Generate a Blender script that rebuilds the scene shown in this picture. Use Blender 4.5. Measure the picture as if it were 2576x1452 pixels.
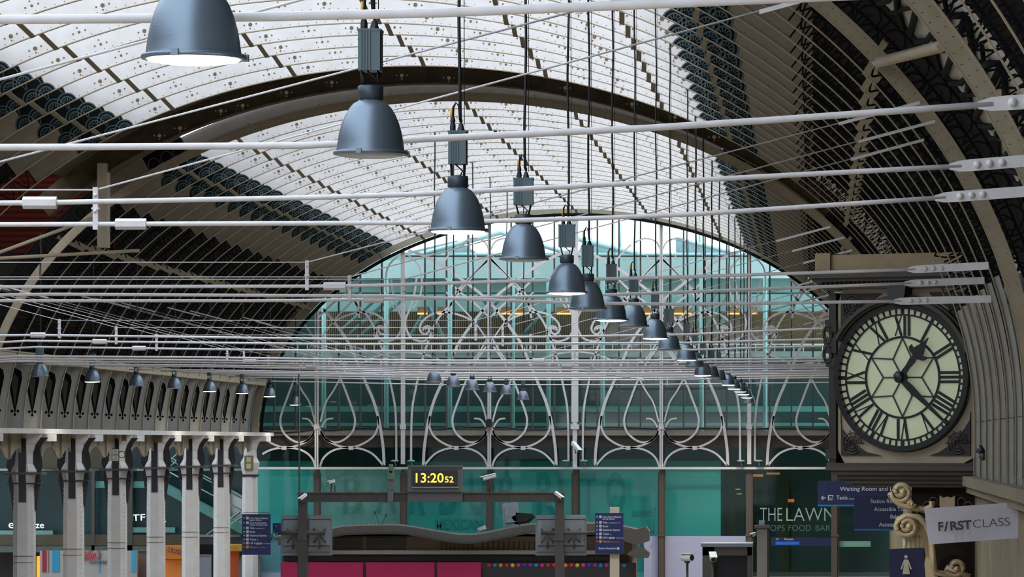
import bpy, bmesh, math, random
from mathutils import Vector, Matrix
random.seed(7)
for _o in list(bpy.data.objects):
    bpy.data.objects.remove(_o)
SC = bpy.context.scene
COL = SC.collection
# ------------------------------------------------------------------ camera, sky, exposure
FPX = 10150.0; VX, VY = 2050.0, 1112.0; CAMZ = 7.6     # focal length in px, principal point, eye height
cam_d = bpy.data.cameras.new('camera'); cam = bpy.data.objects.new('camera', cam_d); COL.objects.link(cam)
cam.location = (0, 0, CAMZ); cam.rotation_euler = (math.pi/2, 0, 0)
cam_d.sensor_width = 36.0; cam_d.lens = 36.0*FPX/2576.0
cam_d.shift_x = -(VX-1288)/2576.0; cam_d.shift_y = (VY-726)/2576.0
cam_d.clip_start = 1.0; cam_d.clip_end = 900
SC.camera = cam
w = bpy.data.worlds.new('overcast_sky'); SC.world = w; w.use_nodes = True
bg = w.node_tree.nodes['Background']; bg.inputs[0].default_value = (0.86, 0.93, 1.0, 1); bg.inputs[1].default_value = 2.3
SC.view_settings.view_transform = 'Standard'; SC.view_settings.look = 'None'
SC.view_settings.exposure = 0.52; SC.view_settings.gamma = 1.0; SC.view_settings.use_curve_mapping = False
SC.cycles.max_bounces = 5; SC.cycles.diffuse_bounces = 3; SC.cycles.glossy_bounces = 2
SC.cycles.transparent_max_bounces = 12; SC.cycles.use_denoising = True
SC.cycles.caustics_reflective = False; SC.cycles.caustics_refractive = False
SC.cycles.sample_clamp_indirect = 4.0

# ------------------------------------------------------------------ helpers
def sc_at(Y): return FPX/Y
def P(x, y, Y):
    s = FPX/Y
    return Vector(((x-VX)/s, Y, CAMZ+(VY-y)/s))
def YS(s): return FPX/s
def lin(c): 
    c = c/255.0
    return c/12.92 if c <= 0.04045 else ((c+0.055)/1.055)**2.4
MATS = {}
def mat(name, rgb, rough=0.6, metal=0.0, noise=0.0, nscale=3.0, emit=0.0, stretch=None, bump=0.0):
    if name in MATS: return MATS[name]
    m = bpy.data.materials.new(name); m.use_nodes = True; MATS[name] = m
    nt = m.node_tree; b = nt.nodes['Principled BSDF']
    col = tuple(lin(c) for c in rgb)+(1,)
    b.inputs['Base Color'].default_value = col
    b.inputs['Roughness'].default_value = rough; b.inputs['Metallic'].default_value = metal
    if rough >= 0.7: b.inputs['Specular IOR Level'].default_value = 0.1
    if noise or bump:
        tc = nt.nodes.new('ShaderNodeTexCoord'); mp = nt.nodes.new('ShaderNodeMapping')
        nz = nt.nodes.new('ShaderNodeTexNoise'); nz.inputs['Scale'].default_value = nscale; nz.inputs['Detail'].default_value = 5
        if stretch: mp.inputs['Scale'].default_value = stretch
        nt.links.new(tc.outputs['Object'], mp.inputs['Vector']); nt.links.new(mp.outputs['Vector'], nz.inputs['Vector'])
        if noise:
            mx = nt.nodes.new('ShaderNodeMixRGB'); mx.blend_type = 'MULTIPLY'
            rp = nt.nodes.new('ShaderNodeValToRGB'); rp.color_ramp.elements[0].position = 0.32; rp.color_ramp.elements[1].position = 0.68
            k = 1-noise; rp.color_ramp.elements[0].color = (k, k*0.98, k*0.95, 1); rp.color_ramp.elements[1].color = (1, 1, 1, 1)
            nt.links.new(nz.outputs['Fac'], rp.inputs['Fac'])
            mx.inputs['Fac'].default_value = 1; mx.inputs['Color1'].default_value = col
            nt.links.new(rp.outputs['Color'], mx.inputs['Color2']); nt.links.new(mx.outputs['Color'], b.inputs['Base Color'])
        if bump:
            bp = nt.nodes.new('ShaderNodeBump'); bp.inputs['Strength'].default_value = bump; bp.inputs['Distance'].default_value = 0.02
            nt.links.new(nz.outputs['Fac'], bp.inputs['Height']); nt.links.new(bp.outputs['Normal'], b.inputs['Normal'])
    if emit:
        b.inputs['Emission Color'].default_value = col; b.inputs['Emission Strength'].default_value = emit
    return m
def stripes(name, rgb1, rgb2, scale, axis='X', rough=0.7, duty=0.5):
    if name in MATS: return MATS[name]
    m = bpy.data.materials.new(name); m.use_nodes = True; MATS[name] = m
    nt = m.node_tree; b = nt.nodes['Principled BSDF']; b.inputs['Roughness'].default_value = rough; b.inputs['Specular IOR Level'].default_value = 0.05
    tc = nt.nodes.new('ShaderNodeTexCoord'); wv = nt.nodes.new('ShaderNodeTexWave'); wv.bands_direction = axis
    wv.inputs['Scale'].default_value = scale; rp = nt.nodes.new('ShaderNodeValToRGB')
    rp.color_ramp.elements[0].position = duty-0.06; rp.color_ramp.elements[1].position = duty+0.06
    rp.color_ramp.elements[0].color = tuple(lin(c) for c in rgb1)+(1,); rp.color_ramp.elements[1].color = tuple(lin(c) for c in rgb2)+(1,)
    nt.links.new(tc.outputs['Object'], wv.inputs['Vector']); nt.links.new(wv.outputs['Fac'], rp.inputs['Fac']); nt.links.new(rp.outputs['Color'], b.inputs['Base Color'])
    return m
def glass(name, tint, gloss=0.08, diff=0.0, drgb=(200, 210, 210)):
    if name in MATS: return MATS[name]
    m = bpy.data.materials.new(name); m.use_nodes = True; MATS[name] = m
    nt = m.node_tree; nt.nodes.remove(nt.nodes['Principled BSDF']); out = nt.nodes['Material Output']
    t = nt.nodes.new('ShaderNodeBsdfTransparent'); t.inputs[0].default_value = tuple(lin(c) for c in tint)+(1,)
    g = nt.nodes.new('ShaderNodeBsdfGlossy'); g.inputs['Roughness'].default_value = 0.03
    mx = nt.nodes.new('ShaderNodeMixShader'); mx.inputs[0].default_value = gloss
    nt.links.new(t.outputs[0], mx.inputs[1]); nt.links.new(g.outputs[0], mx.inputs[2]); last = mx
    if diff:
        d = nt.nodes.new('ShaderNodeBsdfTranslucent'); d.inputs[0].default_value = tuple(lin(c) for c in drgb)+(1,)
        m2 = nt.nodes.new('ShaderNodeMixShader'); m2.inputs[0].default_value = diff
        nt.links.new(mx.outputs[0], m2.inputs[1]); nt.links.new(d.outputs[0], m2.inputs[2]); last = m2
    nt.links.new(last.outputs[0], out.inputs['Surface'])
    return m

class MB:
    """collects polygons in world coordinates, then links them as one mesh object"""
    def __init__(s): s.v = []; s.f = []; s.m = []; s.smooth = []
    def poly(s, pts, mi=0, sm=False):
        n = len(s.v); s.v += [tuple(p) for p in pts]; s.f.append(tuple(range(n, n+len(pts)))); s.m.append(mi); s.smooth.append(sm)
    def grid(s, rings, mi=0, closed=False, sm=False, caps=False):
        n = len(s.v); k = len(rings[0])
        for r in rings: s.v += [tuple(p) for p in r]
        for i in range(len(rings)-1):
            for j in range(k if closed else k-1):
                a = n+i*k+j; b = n+i*k+(j+1) % k
                s.f.append((a, b, b+k, a+k)); s.m.append(mi); s.smooth.append(sm)
        if caps:
            s.f.append(tuple(range(n+k-1, n-1, -1))); s.m.append(mi); s.smooth.append(False)
            q = n+(len(rings)-1)*k; s.f.append(tuple(range(q, q+k))); s.m.append(mi); s.smooth.append(False)
    def box(s, x0, x1, y0, y1, z0, z1, mi=0):
        c = [Vector((x, y, z)) for x in (x0, x1) for y in (y0, y1) for z in (z0, z1)]
        for f in ((0, 1, 3, 2), (4, 6, 7, 5), (0, 4, 5, 1), (2, 3, 7, 6), (0, 2, 6, 4), (1, 5, 7, 3)): s.poly([c[i] for i in f], mi)
    def obox(s, o, u, v, n, mi=0):
        """box spanned from corner o by vectors u, v, n"""
        c = [o+u*a+v*b+n*d for a in (0, 1) for b in (0, 1) for d in (0, 1)]
        for f in ((0, 1, 3, 2), (4, 6, 7, 5), (0, 4, 5, 1), (2, 3, 7, 6), (0, 2, 6, 4), (1, 5, 7, 3)): s.poly([c[i] for i in f], mi)
    def tube(s, pts, r, n=8, mi=0, sm=True):
        pts = [Vector(p) for p in pts]; rings = []
        rr = r if isinstance(r, (list, tuple)) else [r]*len(pts)
        for i, p in enumerate(pts):
            d = (pts[min(i+1, len(pts)-1)]-pts[max(i-1, 0)]).normalized()
            up = Vector((0, 0, 1)) if abs(d.z) < 0.9 else Vector((0, 1, 0))
            a = d.cross(up).normalized(); b = a.cross(d)
            rings.append([p+(a*math.cos(2*math.pi*k/n)+b*math.sin(2*math.pi*k/n))*rr[i] for k in range(n)])
        s.grid(rings, mi, True, sm, True)
    def lathe(s, prof, c, n=24, mi=0, axis=Vector((0, 0, 1))):
        c = Vector(c)
        if axis.z: A, B = Vector((1, 0, 0)), Vector((0, 1, 0))
        else: A, B = Vector((1, 0, 0)), Vector((0, 0, 1))
        rings = [[c+A*(r*math.cos(2*math.pi*k/n))+B*(r*math.sin(2*math.pi*k/n))+axis*z for k in range(n)] for r, z in prof]
        s.grid(rings, mi, True, True)
    def ribbon(s, pts, wd, th, mi=0, n=Vector((0, -1, 0))):
        """flat bar following pts (world), width wd in the plane perpendicular to n, thickness th along n"""
        pts = [Vector(p) for p in pts]; rings = []
        for i, p in enumerate(pts):
            d = (pts[min(i+1, len(pts)-1)]-pts[max(i-1, 0)]).normalized(); a = d.cross(n).normalized()*(wd/2)
            rings.append([p-a, p+a, p+a-n*th, p-a-n*th])
        s.grid(rings, mi, True, False, True)
    def prism(s, pts, n, th, mi=0, mi_side=None):
        pts = [Vector(p) for p in pts]; q = [p-n*th for p in pts]
        s.poly(pts, mi); s.poly(q[::-1], mi)
        for i in range(len(pts)):
            j = (i+1) % len(pts); s.poly([pts[i], q[i], q[j], pts[j]], mi if mi_side is None else mi_side)
    def ball(s, c, r, mi=0, n=8):
        c = Vector(c); rings = []
        for i in range(n//2+1):
            a = math.pi*i/(n//2); rings.append([c+Vector((r*math.sin(a)*math.cos(2*math.pi*k/n), r*math.sin(a)*math.sin(2*math.pi*k/n), r*math.cos(a))) for k in range(n)])
        s.grid(rings, mi, True, True)
    def build(s, name, mats, parent=None, origin=None, kind=None, label=None):
        if not isinstance(mats, (list, tuple)): mats = [mats]
        o3 = Vector(parent['_o']) if parent is not None and '_o' in parent.keys() else (Vector(origin) if origin is not None else Vector((0, 0, 0)))
        if parent is not None and '_o' not in parent.keys():
            q = parent
            while q.parent is not None: q = q.parent
            o3 = Vector(q['_o']) if '_o' in q.keys() else Vector(q.location)
        if parent is None and origin is None and s.v:
            n = len(s.v); o3 = Vector((sum(v[0] for v in s.v)/n, sum(v[1] for v in s.v)/n, min(v[2] for v in s.v)))
        me = bpy.data.meshes.new(name)
        me.from_pydata([(v[0]-o3.x, v[1]-o3.y, v[2]-o3.z) for v in s.v], [], s.f)
        for m_ in mats: me.materials.append(m_)
        me.polygons.foreach_set('material_index', s.m); me.polygons.foreach_set('use_smooth', s.smooth)
        me.update()
        bm = bmesh.new(); bm.from_mesh(me); bmesh.ops.recalc_face_normals(bm, faces=bm.faces); bm.to_mesh(me); bm.free()
        o = bpy.data.objects.new(name, me); COL.objects.link(o)
        if parent is not None:
            o.parent = parent
            if '_o' not in parent.keys(): pass
        else: o.location = o3
        if kind: o['kind'] = kind
        if label: o['label'] = label
        return o
def thing(name, label, cat, loc, group=None):
    o = bpy.data.objects.new(name, None); COL.objects.link(o); o.location = loc; o.empty_display_size = 0.3
    o['label'] = label; o['category'] = cat; o['_o'] = tuple(loc)
    if group: o['group'] = group
    return o
def tag(o, label, cat, group=None, kind=None):
    if label: o['label'] = label
    if cat: o['category'] = cat
    if group: o['group'] = group
    if kind: o['kind'] = kind
    return o
def struct(name, mb, mats): return mb.build(name, mats, kind='structure')
def copy_tree(o, parent=None):
    c = o.copy(); COL.objects.link(c); c.parent = parent
    for ch in list(o.children):
        if not ch.name.startswith(('lamp_light', 'supply_cable')): copy_tree(ch, c)
    return c
def text_mb(mb, txt, org, height, u=Vector((1, 0, 0)), v=Vector((0, 0, 1)), width=None, align='LEFT', mi=0, th=0.004, bold=0.0, spacing=1.0):
    """adds lettering: org = baseline start (world), height = capital height"""
    cu = bpy.data.curves.new('t', 'FONT'); cu.body = txt; cu.size = 1.0; cu.offset = bold; cu.resolution_u = 3; cu.space_character = spacing
    ob = bpy.data.objects.new('t', cu); COL.objects.link(ob)
    dg = bpy.context.evaluated_depsgraph_get(); me = bpy.data.meshes.new_from_object(ob.evaluated_get(dg))
    if len(me.vertices):
        x0 = min(p.co.x for p in me.vertices); x1 = max(p.co.x for p in me.vertices)
        k = height/0.69; kx = k if width is None else width/max(1e-6, (x1-x0))
        sh = 0 if align == 'LEFT' else (-(x1-x0)*kx if align == 'RIGHT' else -(x1-x0)*kx/2)
        n = u.cross(v).normalized(); base = len(mb.v)
        for p in me.vertices: mb.v.append(tuple(org+u*((p.co.x-x0)*kx+sh)+v*(p.co.y*k)+n*th))
        for pl in me.polygons: mb.f.append(tuple(base+i for i in pl.vertices)); mb.m.append(mi); mb.smooth.append(False)
    bpy.data.objects.remove(ob); bpy.data.curves.remove(cu); bpy.data.meshes.remove(me)
ORD = ['nearest', 'second', 'third', 'fourth', 'fifth', 'sixth', 'seventh', 'eighth', 'ninth', 'tenth', 'eleventh', 'twelfth', 'thirteenth', 'fourteenth', 'fifteenth',
       'sixteenth', 'seventeenth', 'eighteenth', 'nineteenth', 'twentieth', 'twenty-first', 'twenty-second', 'twenty-third', 'twenty-fourth', 'twenty-fifth']

# ------------------------------------------------------------------ materials
M_white = mat('painted_iron_white', (214, 209, 208), 0.55, noise=0.10, nscale=2.5)
M_beige = mat('painted_iron_beige', (176, 162, 138), 0.6, noise=0.18, nscale=2)
M_brown = mat('purlin_brown', (122, 110, 84), 0.6, noise=0.15)
M_rust = mat('rivet_brown', (112, 96, 84), 0.7)
M_hole = mat('perforation_dark', (112, 96, 80), 0.9)
M_black = mat('scroll_ironwork_black', (20, 23, 24), 0.8)
M_teal_line = mat('scroll_edge_grey', (66, 84, 86), 0.5)
M_tie = mat('tie_grey_paint', (218, 215, 219), 0.45, noise=0.1, nscale=8)
M_lampshade = mat('lamp_grey_metal', (112, 126, 140), 0.38, metal=0.6, bump=0.05, nscale=90)
M_lampbox = mat('lamp_box_grey', (84, 100, 106), 0.5, metal=0.3)
M_lampdark = mat('lamp_collar_dark', (60, 70, 80), 0.45, metal=0.3)
M_cable = mat('cable_black', (22, 24, 28), 0.5)
M_yellow = mat('cable_tag_yellow', (214, 170, 60), 0.6)
M_lit = mat('lamp_glass_lit', (255, 248, 225), 0.3, emit=6.0)
M_unlit = mat('lamp_glass_unlit', (150, 155, 160), 0.2)
M_silver = mat('lamp_silver', (120, 126, 138), 0.4, metal=0.6)
# ------------------------------------------------------------------ roof geometry
XC, ZS, RA, RB = -11.72, CAMZ+0.43, 15.2, 10.65       # centre of the span, springing height, half span, rise
def T_of(x): return math.acos(max(-1, min(1, x/RA)))
def E(t, d=0.0):
    """point on the arch (x, z) relative to its centre, d metres outside the inner edge"""
    x, z = RA*math.cos(t), RB*math.sin(t); nx, nz = math.cos(t)/RA, math.sin(t)/RB; l = math.hypot(nx, nz)
    return x+nx/l*d, z+nz/l*d
def V(t, d, y=0.0):
    a = E(t, d); return Vector((XC+a[0], y, ZS+a[1]))
PITCH = 3.0467
Y_FAR0 = 131.2
far_Y = [Y_FAR0+PITCH*i for i in range(21)]            # 131.2 .. 192.1
mid_Y = [67.2+PITCH*i for i in range(18)]              # 67.2 .. 119.0
near_Y = [55.0-PITCH*i for i in range(5)]
Y_END = 196.8
RIGHT_LEG = -1.2
def arc(x0, x1, n): 
    t0, t1 = T_of(x0), T_of(x1); return [t0+(t1-t0)*i/n for i in range(n+1)]
def plate(mb, x0, x1, n, d0, d1, y0=-0.006, y1=0.006, mi=0):
    rings = [[V(t, d0, y0), V(t, d1, y0), V(t, d1, y1), V(t, d0, y1)] for t in arc(x0, x1, n)]
    mb.grid(rings, mi, True, False, True)
def rel(mb, name, mats, par): return mb.build(name, mats, par)

XG = 8.6    # half width of the glazed crown
# flange
fl = MB(); rings = []
for t in [math.pi*i/140 for i in range(141)]:
    rings.append([V(t, 0, -0.055), V(t, 0, 0.055), V(t, 0.022, 0.055), V(t, 0.022, -0.055)])
rl = rings[0]; rings.insert(0, [p+Vector((0, 0, RIGHT_LEG)) for p in rl])
fl.grid(rings, 0, True, False, True)
# web: crown plate with rivets and perforations
wb = MB(); plate(wb, 8.55, -8.55, 100, 0.03, 0.75)
L = []
tprev = T_of(9.0); acc = 0; px_, pz_ = E(tprev)
N = 3000; riv = []; t0_, t1_ = T_of(11.1), T_of(-11.1)
for i in range(N+1):
    t = t0_+(t1_-t0_)*i/N; a = E(t)
    if i: acc += math.hypot(a[0]-px_, a[1]-pz_)
    px_, pz_ = a; L.append((acc, t))
def t_at(s):
    lo, hi = 0, len(L)-1
    while hi-lo > 1:
        m_ = (lo+hi)//2
        if L[m_][0] < s: lo = m_
        else: hi = m_
    return L[hi][1]
TOT = L[-1][0]
rv = MB()
s_ = 0.1
while s_ < TOT-0.1:
    t = t_at(s_); x_ = E(t)[0]
    if not 8.55 < abs(x_) < 9.8:
        for d in (0.075,):
            c = V(t, d, -0.006); h = 0.015
            q = [V(t, d+h, -0.006), c+Vector((h, 0, 0)), V(t, d-h, -0.006), c-Vector((h, 0, 0))]; tip = c+Vector((0, -0.02, 0))
            for k in range(4): wb.poly([q[k], q[(k+1) % 4], tip], 1)
    s_ += 0.235
def disc(mb, t, d, dx, dd, r, star=False, mi=2):
    c = V(t, d+dd, -0.012); tx, tz = -math.sin(t)*RA, math.cos(t)*RB; l = math.hypot(tx, tz); c = c+Vector((tx/l*dx, 0, tz/l*dx))
    n = 16 if star else 8; pts = []
    for k in range(n):
        rr = r*(0.72 if star and k % 2 else 1.0); a = 2*math.pi*k/n; pts.append(c+Vector((rr*math.cos(a), 0, rr*math.sin(a))))
    mb.poly(pts, mi)
s_ = 3.4; k_ = 0
while s_ < TOT-3.4:
    t = t_at(s_); big = (k_ % 2 == 0)
    disc(wb, t, 0.21, 0, 0, 0.062 if big else 0.04, True)
    disc(wb, t, 0.21, 0.16, 0.0, 0.024); disc(wb, t, 0.21, -0.16, 0.0, 0.024); disc(wb, t, 0.21, 0.02, -0.105 if big else 0.12, 0.022)
    s_ += 1.16; k_ += 1
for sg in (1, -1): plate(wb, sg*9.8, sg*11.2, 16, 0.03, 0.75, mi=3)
# scalloped scroll ornament beside the crown, on both sides
orn = {1: MB(), -1: MB()}
def fan(mb, xc, r, sg):
    t = T_of(sg*xc); c = V(t, 0.03, -0.02); tx, tz = -math.sin(t)*RA, math.cos(t)*RB; l = math.hypot(tx, tz)
    u = Vector((tx/l, 0, tz/l)); a = V(t, 1.0, 0)-V(t, 0.0, 0)
    for (rr, wd) in ((r, 0.035), (r*0.66, 0.03)):
        mb.ribbon([c+u*(rr*math.cos(q))+a*(rr*math.sin(q)) for q in [math.pi*i/10 for i in range(11)]], wd, 0.012, 1)
    for q in (0.5, 1.05, 1.57, 2.1, 2.64): mb.ribbon([c+u*(r*0.25*math.cos(q))+a*(r*0.25*math.sin(q)), c+u*(r*0.66*math.cos(q))+a*(r*0.66*math.sin(q))], 0.02, 0.01, 1)
    mb.poly([c+Vector((0, 0.004, 0))+u*(r*1.05*math.cos(q))+a*(r*1.05*math.sin(q)) for q in [math.pi*i/14 for i in range(15)]], 0)
for sg in (1, -1):
    plate(orn[sg], sg*8.58, sg*9.78, 14, 0.03, 0.75, -0.004, 0.004, 0)
    for xc in (8.62, 8.95, 9.4, 9.75): fan(orn[sg], xc, 0.27, sg)
    for xc in (8.8, 9.18, 9.58):
        t = T_of(sg*xc); c = V(t, 0.34, -0.02); a = V(t, 1.0, 0)-V(t, 0.0, 0); u = Vector((a.z, 0, -a.x))
        orn[sg].ribbon([c+u*(0.2*math.cos(q))+a*(0.24*math.sin(q)) for q in [math.pi*i/8 for i in range(9)]], 0.03, 0.012, 1)
# lattice scrollwork on the haunches
lat = {1: MB(), -1: MB()}
XL0, XL1 = 11.2, 14.83
def haunch(mb, sg, step=0.52, dmax=0.72, wd=0.035, thick=0.02, mi=0):
    ts = []; t_a, t_b = T_of(XL0), T_of(XL1); n = 400; acc = 0; p = E(t_a)
    for i in range(n+1):
        t = t_a+(t_b-t_a)*i/n; q = E(t); acc += math.hypot(q[0]-p[0], q[1]-p[1]); p = q; ts.append((acc, t))
    tot = ts[-1][0]; k = int(tot/step); res = []
    for j in range(k):
        s0 = tot*j/k; s1 = tot*(j+1)/k
        f = lambda s: next(t for a_, t in ts if a_ >= s-1e-9)
        g = lambda fr: (f(s0+(s1-s0)*fr) if sg > 0 else math.pi-f(s0+(s1-s0)*fr))
        loop = [(0.5, 0.06), (0.28, 0.25), (0.14, 0.45), (0.2, 0.6), (0.36, 0.69), (0.5, 0.71), (0.64, 0.69), (0.8, 0.6), (0.86, 0.45), (0.72, 0.25), (0.5, 0.06)]
        mb.ribbon([V(g(a_), b_, -0.015) for a_, b_ in loop], wd, thick, mi)
        mb.ribbon([V(g(0.02), 0.04, -0.012), V(g(0.02), dmax, -0.012)], wd, thick, mi)
        mb.ribbon([V(g(0.5), 0.2, -0.012), V(g(0.5), 0.55, -0.012)], wd*0.7, thick, mi)
for sg in (1, -1): haunch(lat[sg], sg)
for sg in (1, -1): plate(lat[sg], sg*XL0, sg*XL1, 20, 0.70, 0.75)
# foot plates with their keyhole ornament
ft = MB(); fr_ = MB(); plate(ft, -14.8, -15.19999, 10, 0.03, 0.66, mi=0); plate(fr_, 14.8, 15.19999, 10, 0.03, 0.13, mi=0)
fr_.box(XC+RA+0.03, XC+RA+0.13, -0.006, 0.006, ZS+RIGHT_LEG, ZS, 0)
def keyhole(mb, cx, zt, zb, wd, mi):
    pts = [(0, zb), (-wd*0.5, zt-0.35), (-wd*0.42, zt-0.12), (0, zt), (wd*0.42, zt-0.12), (wd*0.5, zt-0.35)]
    mb.poly([Vector((cx+a, -0.012, b)) for a, b in pts], mi)
    pts2 = [(0, zb+0.25), (-wd*0.25, zt-0.38), (0, zt-0.2), (wd*0.25, zt-0.38)]
    mb.poly([Vector((cx+a, -0.016, b)) for a, b in pts2], 2)
    for a, b in ((-0.1, zb+0.12), (0.1, zb+0.12), (0, zb)): mb.poly([Vector((cx+a+0.05*math.cos(q), -0.014, b+0.05*math.sin(q))) for q in [math.pi*k/4 for k in range(8)]], mi)
keyhole(ft, XC-RA-0.30, ZS+2.1, ZS+0.5, 0.5, 1)
# chord with wide faced plate for the ribs that border a transept
def chord_plate():
    mb = MB(); plate(mb, 15.19999, -15.19999, 140, 0.0, 0.27, -0.05, -0.03, 0)
    mb.box(XC+RA, XC+RA+0.27, -0.05, -0.03, ZS+RIGHT_LEG, ZS, 0)
    tt = 0.02; last = None; acc2 = 0
    for i in range(2400):
        t = math.pi*i/2400; q = E(t)
        if last: acc2 += math.hypot(q[0]-last[0], q[1]-last[1])
        last = q
        if acc2 > 0.17:
            acc2 = 0
            for d in (0.07, 0.2):
                c = V(t, d, -0.05); h = 0.016; qd = [V(t, d+h, -0.05), c+Vector((h, 0, 0)), V(t, d-h, -0.05), c-Vector((h, 0, 0))]
                for k in range(4): mb.poly([qd[k], qd[(k+1) % 4], c+Vector((0, -0.022, 0))], 1)
    return mb
ROWS = (0.2, -3.6, 3.8, -7.2, 7.2, -9.2, 9.2, -12.6, 12.6)
def bar_mb(x):
    mb = MB(); t = T_of(x); a = V(t, 0.42, 0.0); b = V(t, -0.005, PITCH-0.02); d = (b-a).normalized()
    rad = (V(t, 1, 0)-V(t, 0, 0)); u = rad.cross(Vector((0, 1, 0))).normalized(); n = u.cross(d).normalized()
    wdt = 0.125; mb.obox(a-u*wdt/2, d*(b-a).length, u*wdt, n*0.02); return mb
M_flange = mat('rib_flange_paint', (158, 144, 120), 0.6, noise=0.1)
rib_root = bpy.data.objects.new('roof_rib', None); COL.objects.link(rib_root); rib_root['_o'] = (XC, 0.0, ZS); rib_root.location = (XC, 0, ZS)
rel(fl, 'flange', M_flange, rib_root); rel(wb, 'web_plate', [M_white, M_rust, M_hole, mat('haunch_plate_shaded', (140, 128, 110), 0.6, noise=0.15)], rib_root)  # last web slot: haunch shade put into a darker plate colour
[rel(orn[q], 'scroll_ornament', [M_black, M_teal_line], rib_root) for q in orn]; [rel(lat[q], 'lattice_scrollwork', [M_black], rib_root) for q in lat]
[rel(q, 'foot_plate', [mat('foot_grey', (200, 198, 190), 0.6, noise=0.1), M_black, mat('foot_keyhole', (86, 84, 80), 0.7)], rib_root) for q in (ft, fr_)]
bars = [rel(bar_mb(x), 'purlin_bar', M_brown, rib_root) for x in ROWS]
cp_src = chord_plate()
def place_rib(Y, label, group, bars_on=True, edge=False, first=[True]):
    if first[0]: r = rib_root; first[0] = False; fresh = True
    else:
        r = rib_root.copy(); COL.objects.link(r); r.parent = None; fresh = False
        for ch in CH:
            if ch.name.startswith('purlin_bar') and not bars_on: continue
            c = ch.copy(); COL.objects.link(c); c.parent = r
    r.location = (XC, Y, ZS); r['label'] = label; r['category'] = 'roof rib'; r['_o'] = (XC, Y, ZS)
    if group: r['group'] = group
    elif 'group' in r.keys(): del r['group']
    if edge:
        o = bpy.data.objects.new('chord_plate', CHORD); COL.objects.link(o); o.parent = r
    return r
CH = list(rib_root.children)
_tmp = cp_src.build('chord_plate', [M_beige, M_rust], rib_root); CHORD = _tmp.data; bpy.data.objects.remove(_tmp)
for i, Y in enumerate(mid_Y):
    e = i in (0, len(mid_Y)-1)
    lab = ('heavy beige studded roof rib curving down at the right edge' if i == 0 else 'arched roof rib on the near side of the shadowed gap') if e else \
        'white perforated iron arch rib in the nearer half of the vaulted roof'
    place_rib(Y, lab, None if e else 'ribs of the nearer vault', i < len(mid_Y)-1, i == 0)
for i, Y in enumerate(far_Y):
    e = i == 0
    place_rib(Y, 'broad beige arch rib that opens the farther vault, behind the shadowed gap' if e else 'thin pale iron arch rib in the farther half of the vaulted roof', None if e else 'ribs of the farther vault', True, e)
for i, Y in enumerate(near_Y):
    e = i == 0
    place_rib(Y, 'roof rib with a studded rim at the far upper right corner' if e else 'dark roof rib close overhead in the upper right corner', None if e else 'ribs in the upper right corner', i > 0, e)
# end rib: closes the vault against the glazed screen
er = thing('end_arch', 'beige arch framing the glazed end screen', 'arch', (XC, Y_END-1.6, ZS))
mb = MB(); plate(mb, 15.19999, -15.19999, 120, 0.0, 0.32, -0.1, 0.1)
for r_ in range(len(mb.v)): mb.v[r_] = (mb.v[r_][0], mb.v[r_][1]+Y_END-1.6, mb.v[r_][2])
mb.build('arch_plate', mat('end_arch_paint', (138, 128, 112), 0.6, noise=0.1), er)
mb = MB(); plate(mb, 15.19999, -15.19999, 120, -0.12, 0.03, -0.06, 0.06)
for r_ in range(len(mb.v)): mb.v[r_] = (mb.v[r_][0], mb.v[r_][1]+Y_END-0.9, mb.v[r_][2])
mb.build('arch_seal', M_black, er)

# ------------------------------------------------------------------ roof covering (setting)
M_glaz = glass('roof_glazing', (240, 245, 250), 0.04, 0.25, (235, 240, 245))
M_clad = mat('roof_cladding_buff', (120, 106, 88), 0.8, noise=0.2, nscale=1.0)
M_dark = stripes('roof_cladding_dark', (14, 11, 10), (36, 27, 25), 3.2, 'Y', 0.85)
M_trans = mat('transept_soffit', (112, 104, 92), 0.8, noise=0.3, nscale=1.2)
M_panel = mat('transept_panel_grey', (196, 194, 188), 0.8, noise=0.1)
def shell(x0, x1, n, Y0, Y1, d=0.78, th=0.06):
    mb = MB(); rings = [[V(t, d, Y0), V(t, d, Y1), V(t, d+th, Y1), V(t, d+th, Y0)] for t in arc(x0, x1, n)]
    mb.grid(rings, 0, True, False, True); return mb
k = 0
for (Y0, Y1, glz) in ((-40, 56.5, True), (56.5, 66.5, False), (66.5, 119.8, True), (119.8, 131.1, False), (131.1, Y_END+0.4, True)):
    k += 1
    def flat(mb, th=0.0):
        return mb
    mbg = MB(); 
    rings = [[V(t, 0.78, Y0), V(t, 0.78, Y1)] for t in arc(XG, -XG, 40)]; mbg.grid(rings, 0)
    if glz: struct('window_%d' % k, mbg, M_glaz)
    else: struct('ceiling_crown_%d' % k, shell(XG, -XG, 40, Y0, Y1), M_trans)
    for side, sg in (('right', 1), ('left', -1)):
        struct('ceiling_%s_%d' % (side, k), shell(sg*11.2, sg*XG, 10, Y0, Y1), M_clad if glz else M_trans)
        if not (k == 4 and side == 'left'): struct('ceiling_%s_haunch_%d' % (side, k), shell(sg*15.19999, sg*11.2, 24, Y0, Y1), M_dark if glz else M_panel)
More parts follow.
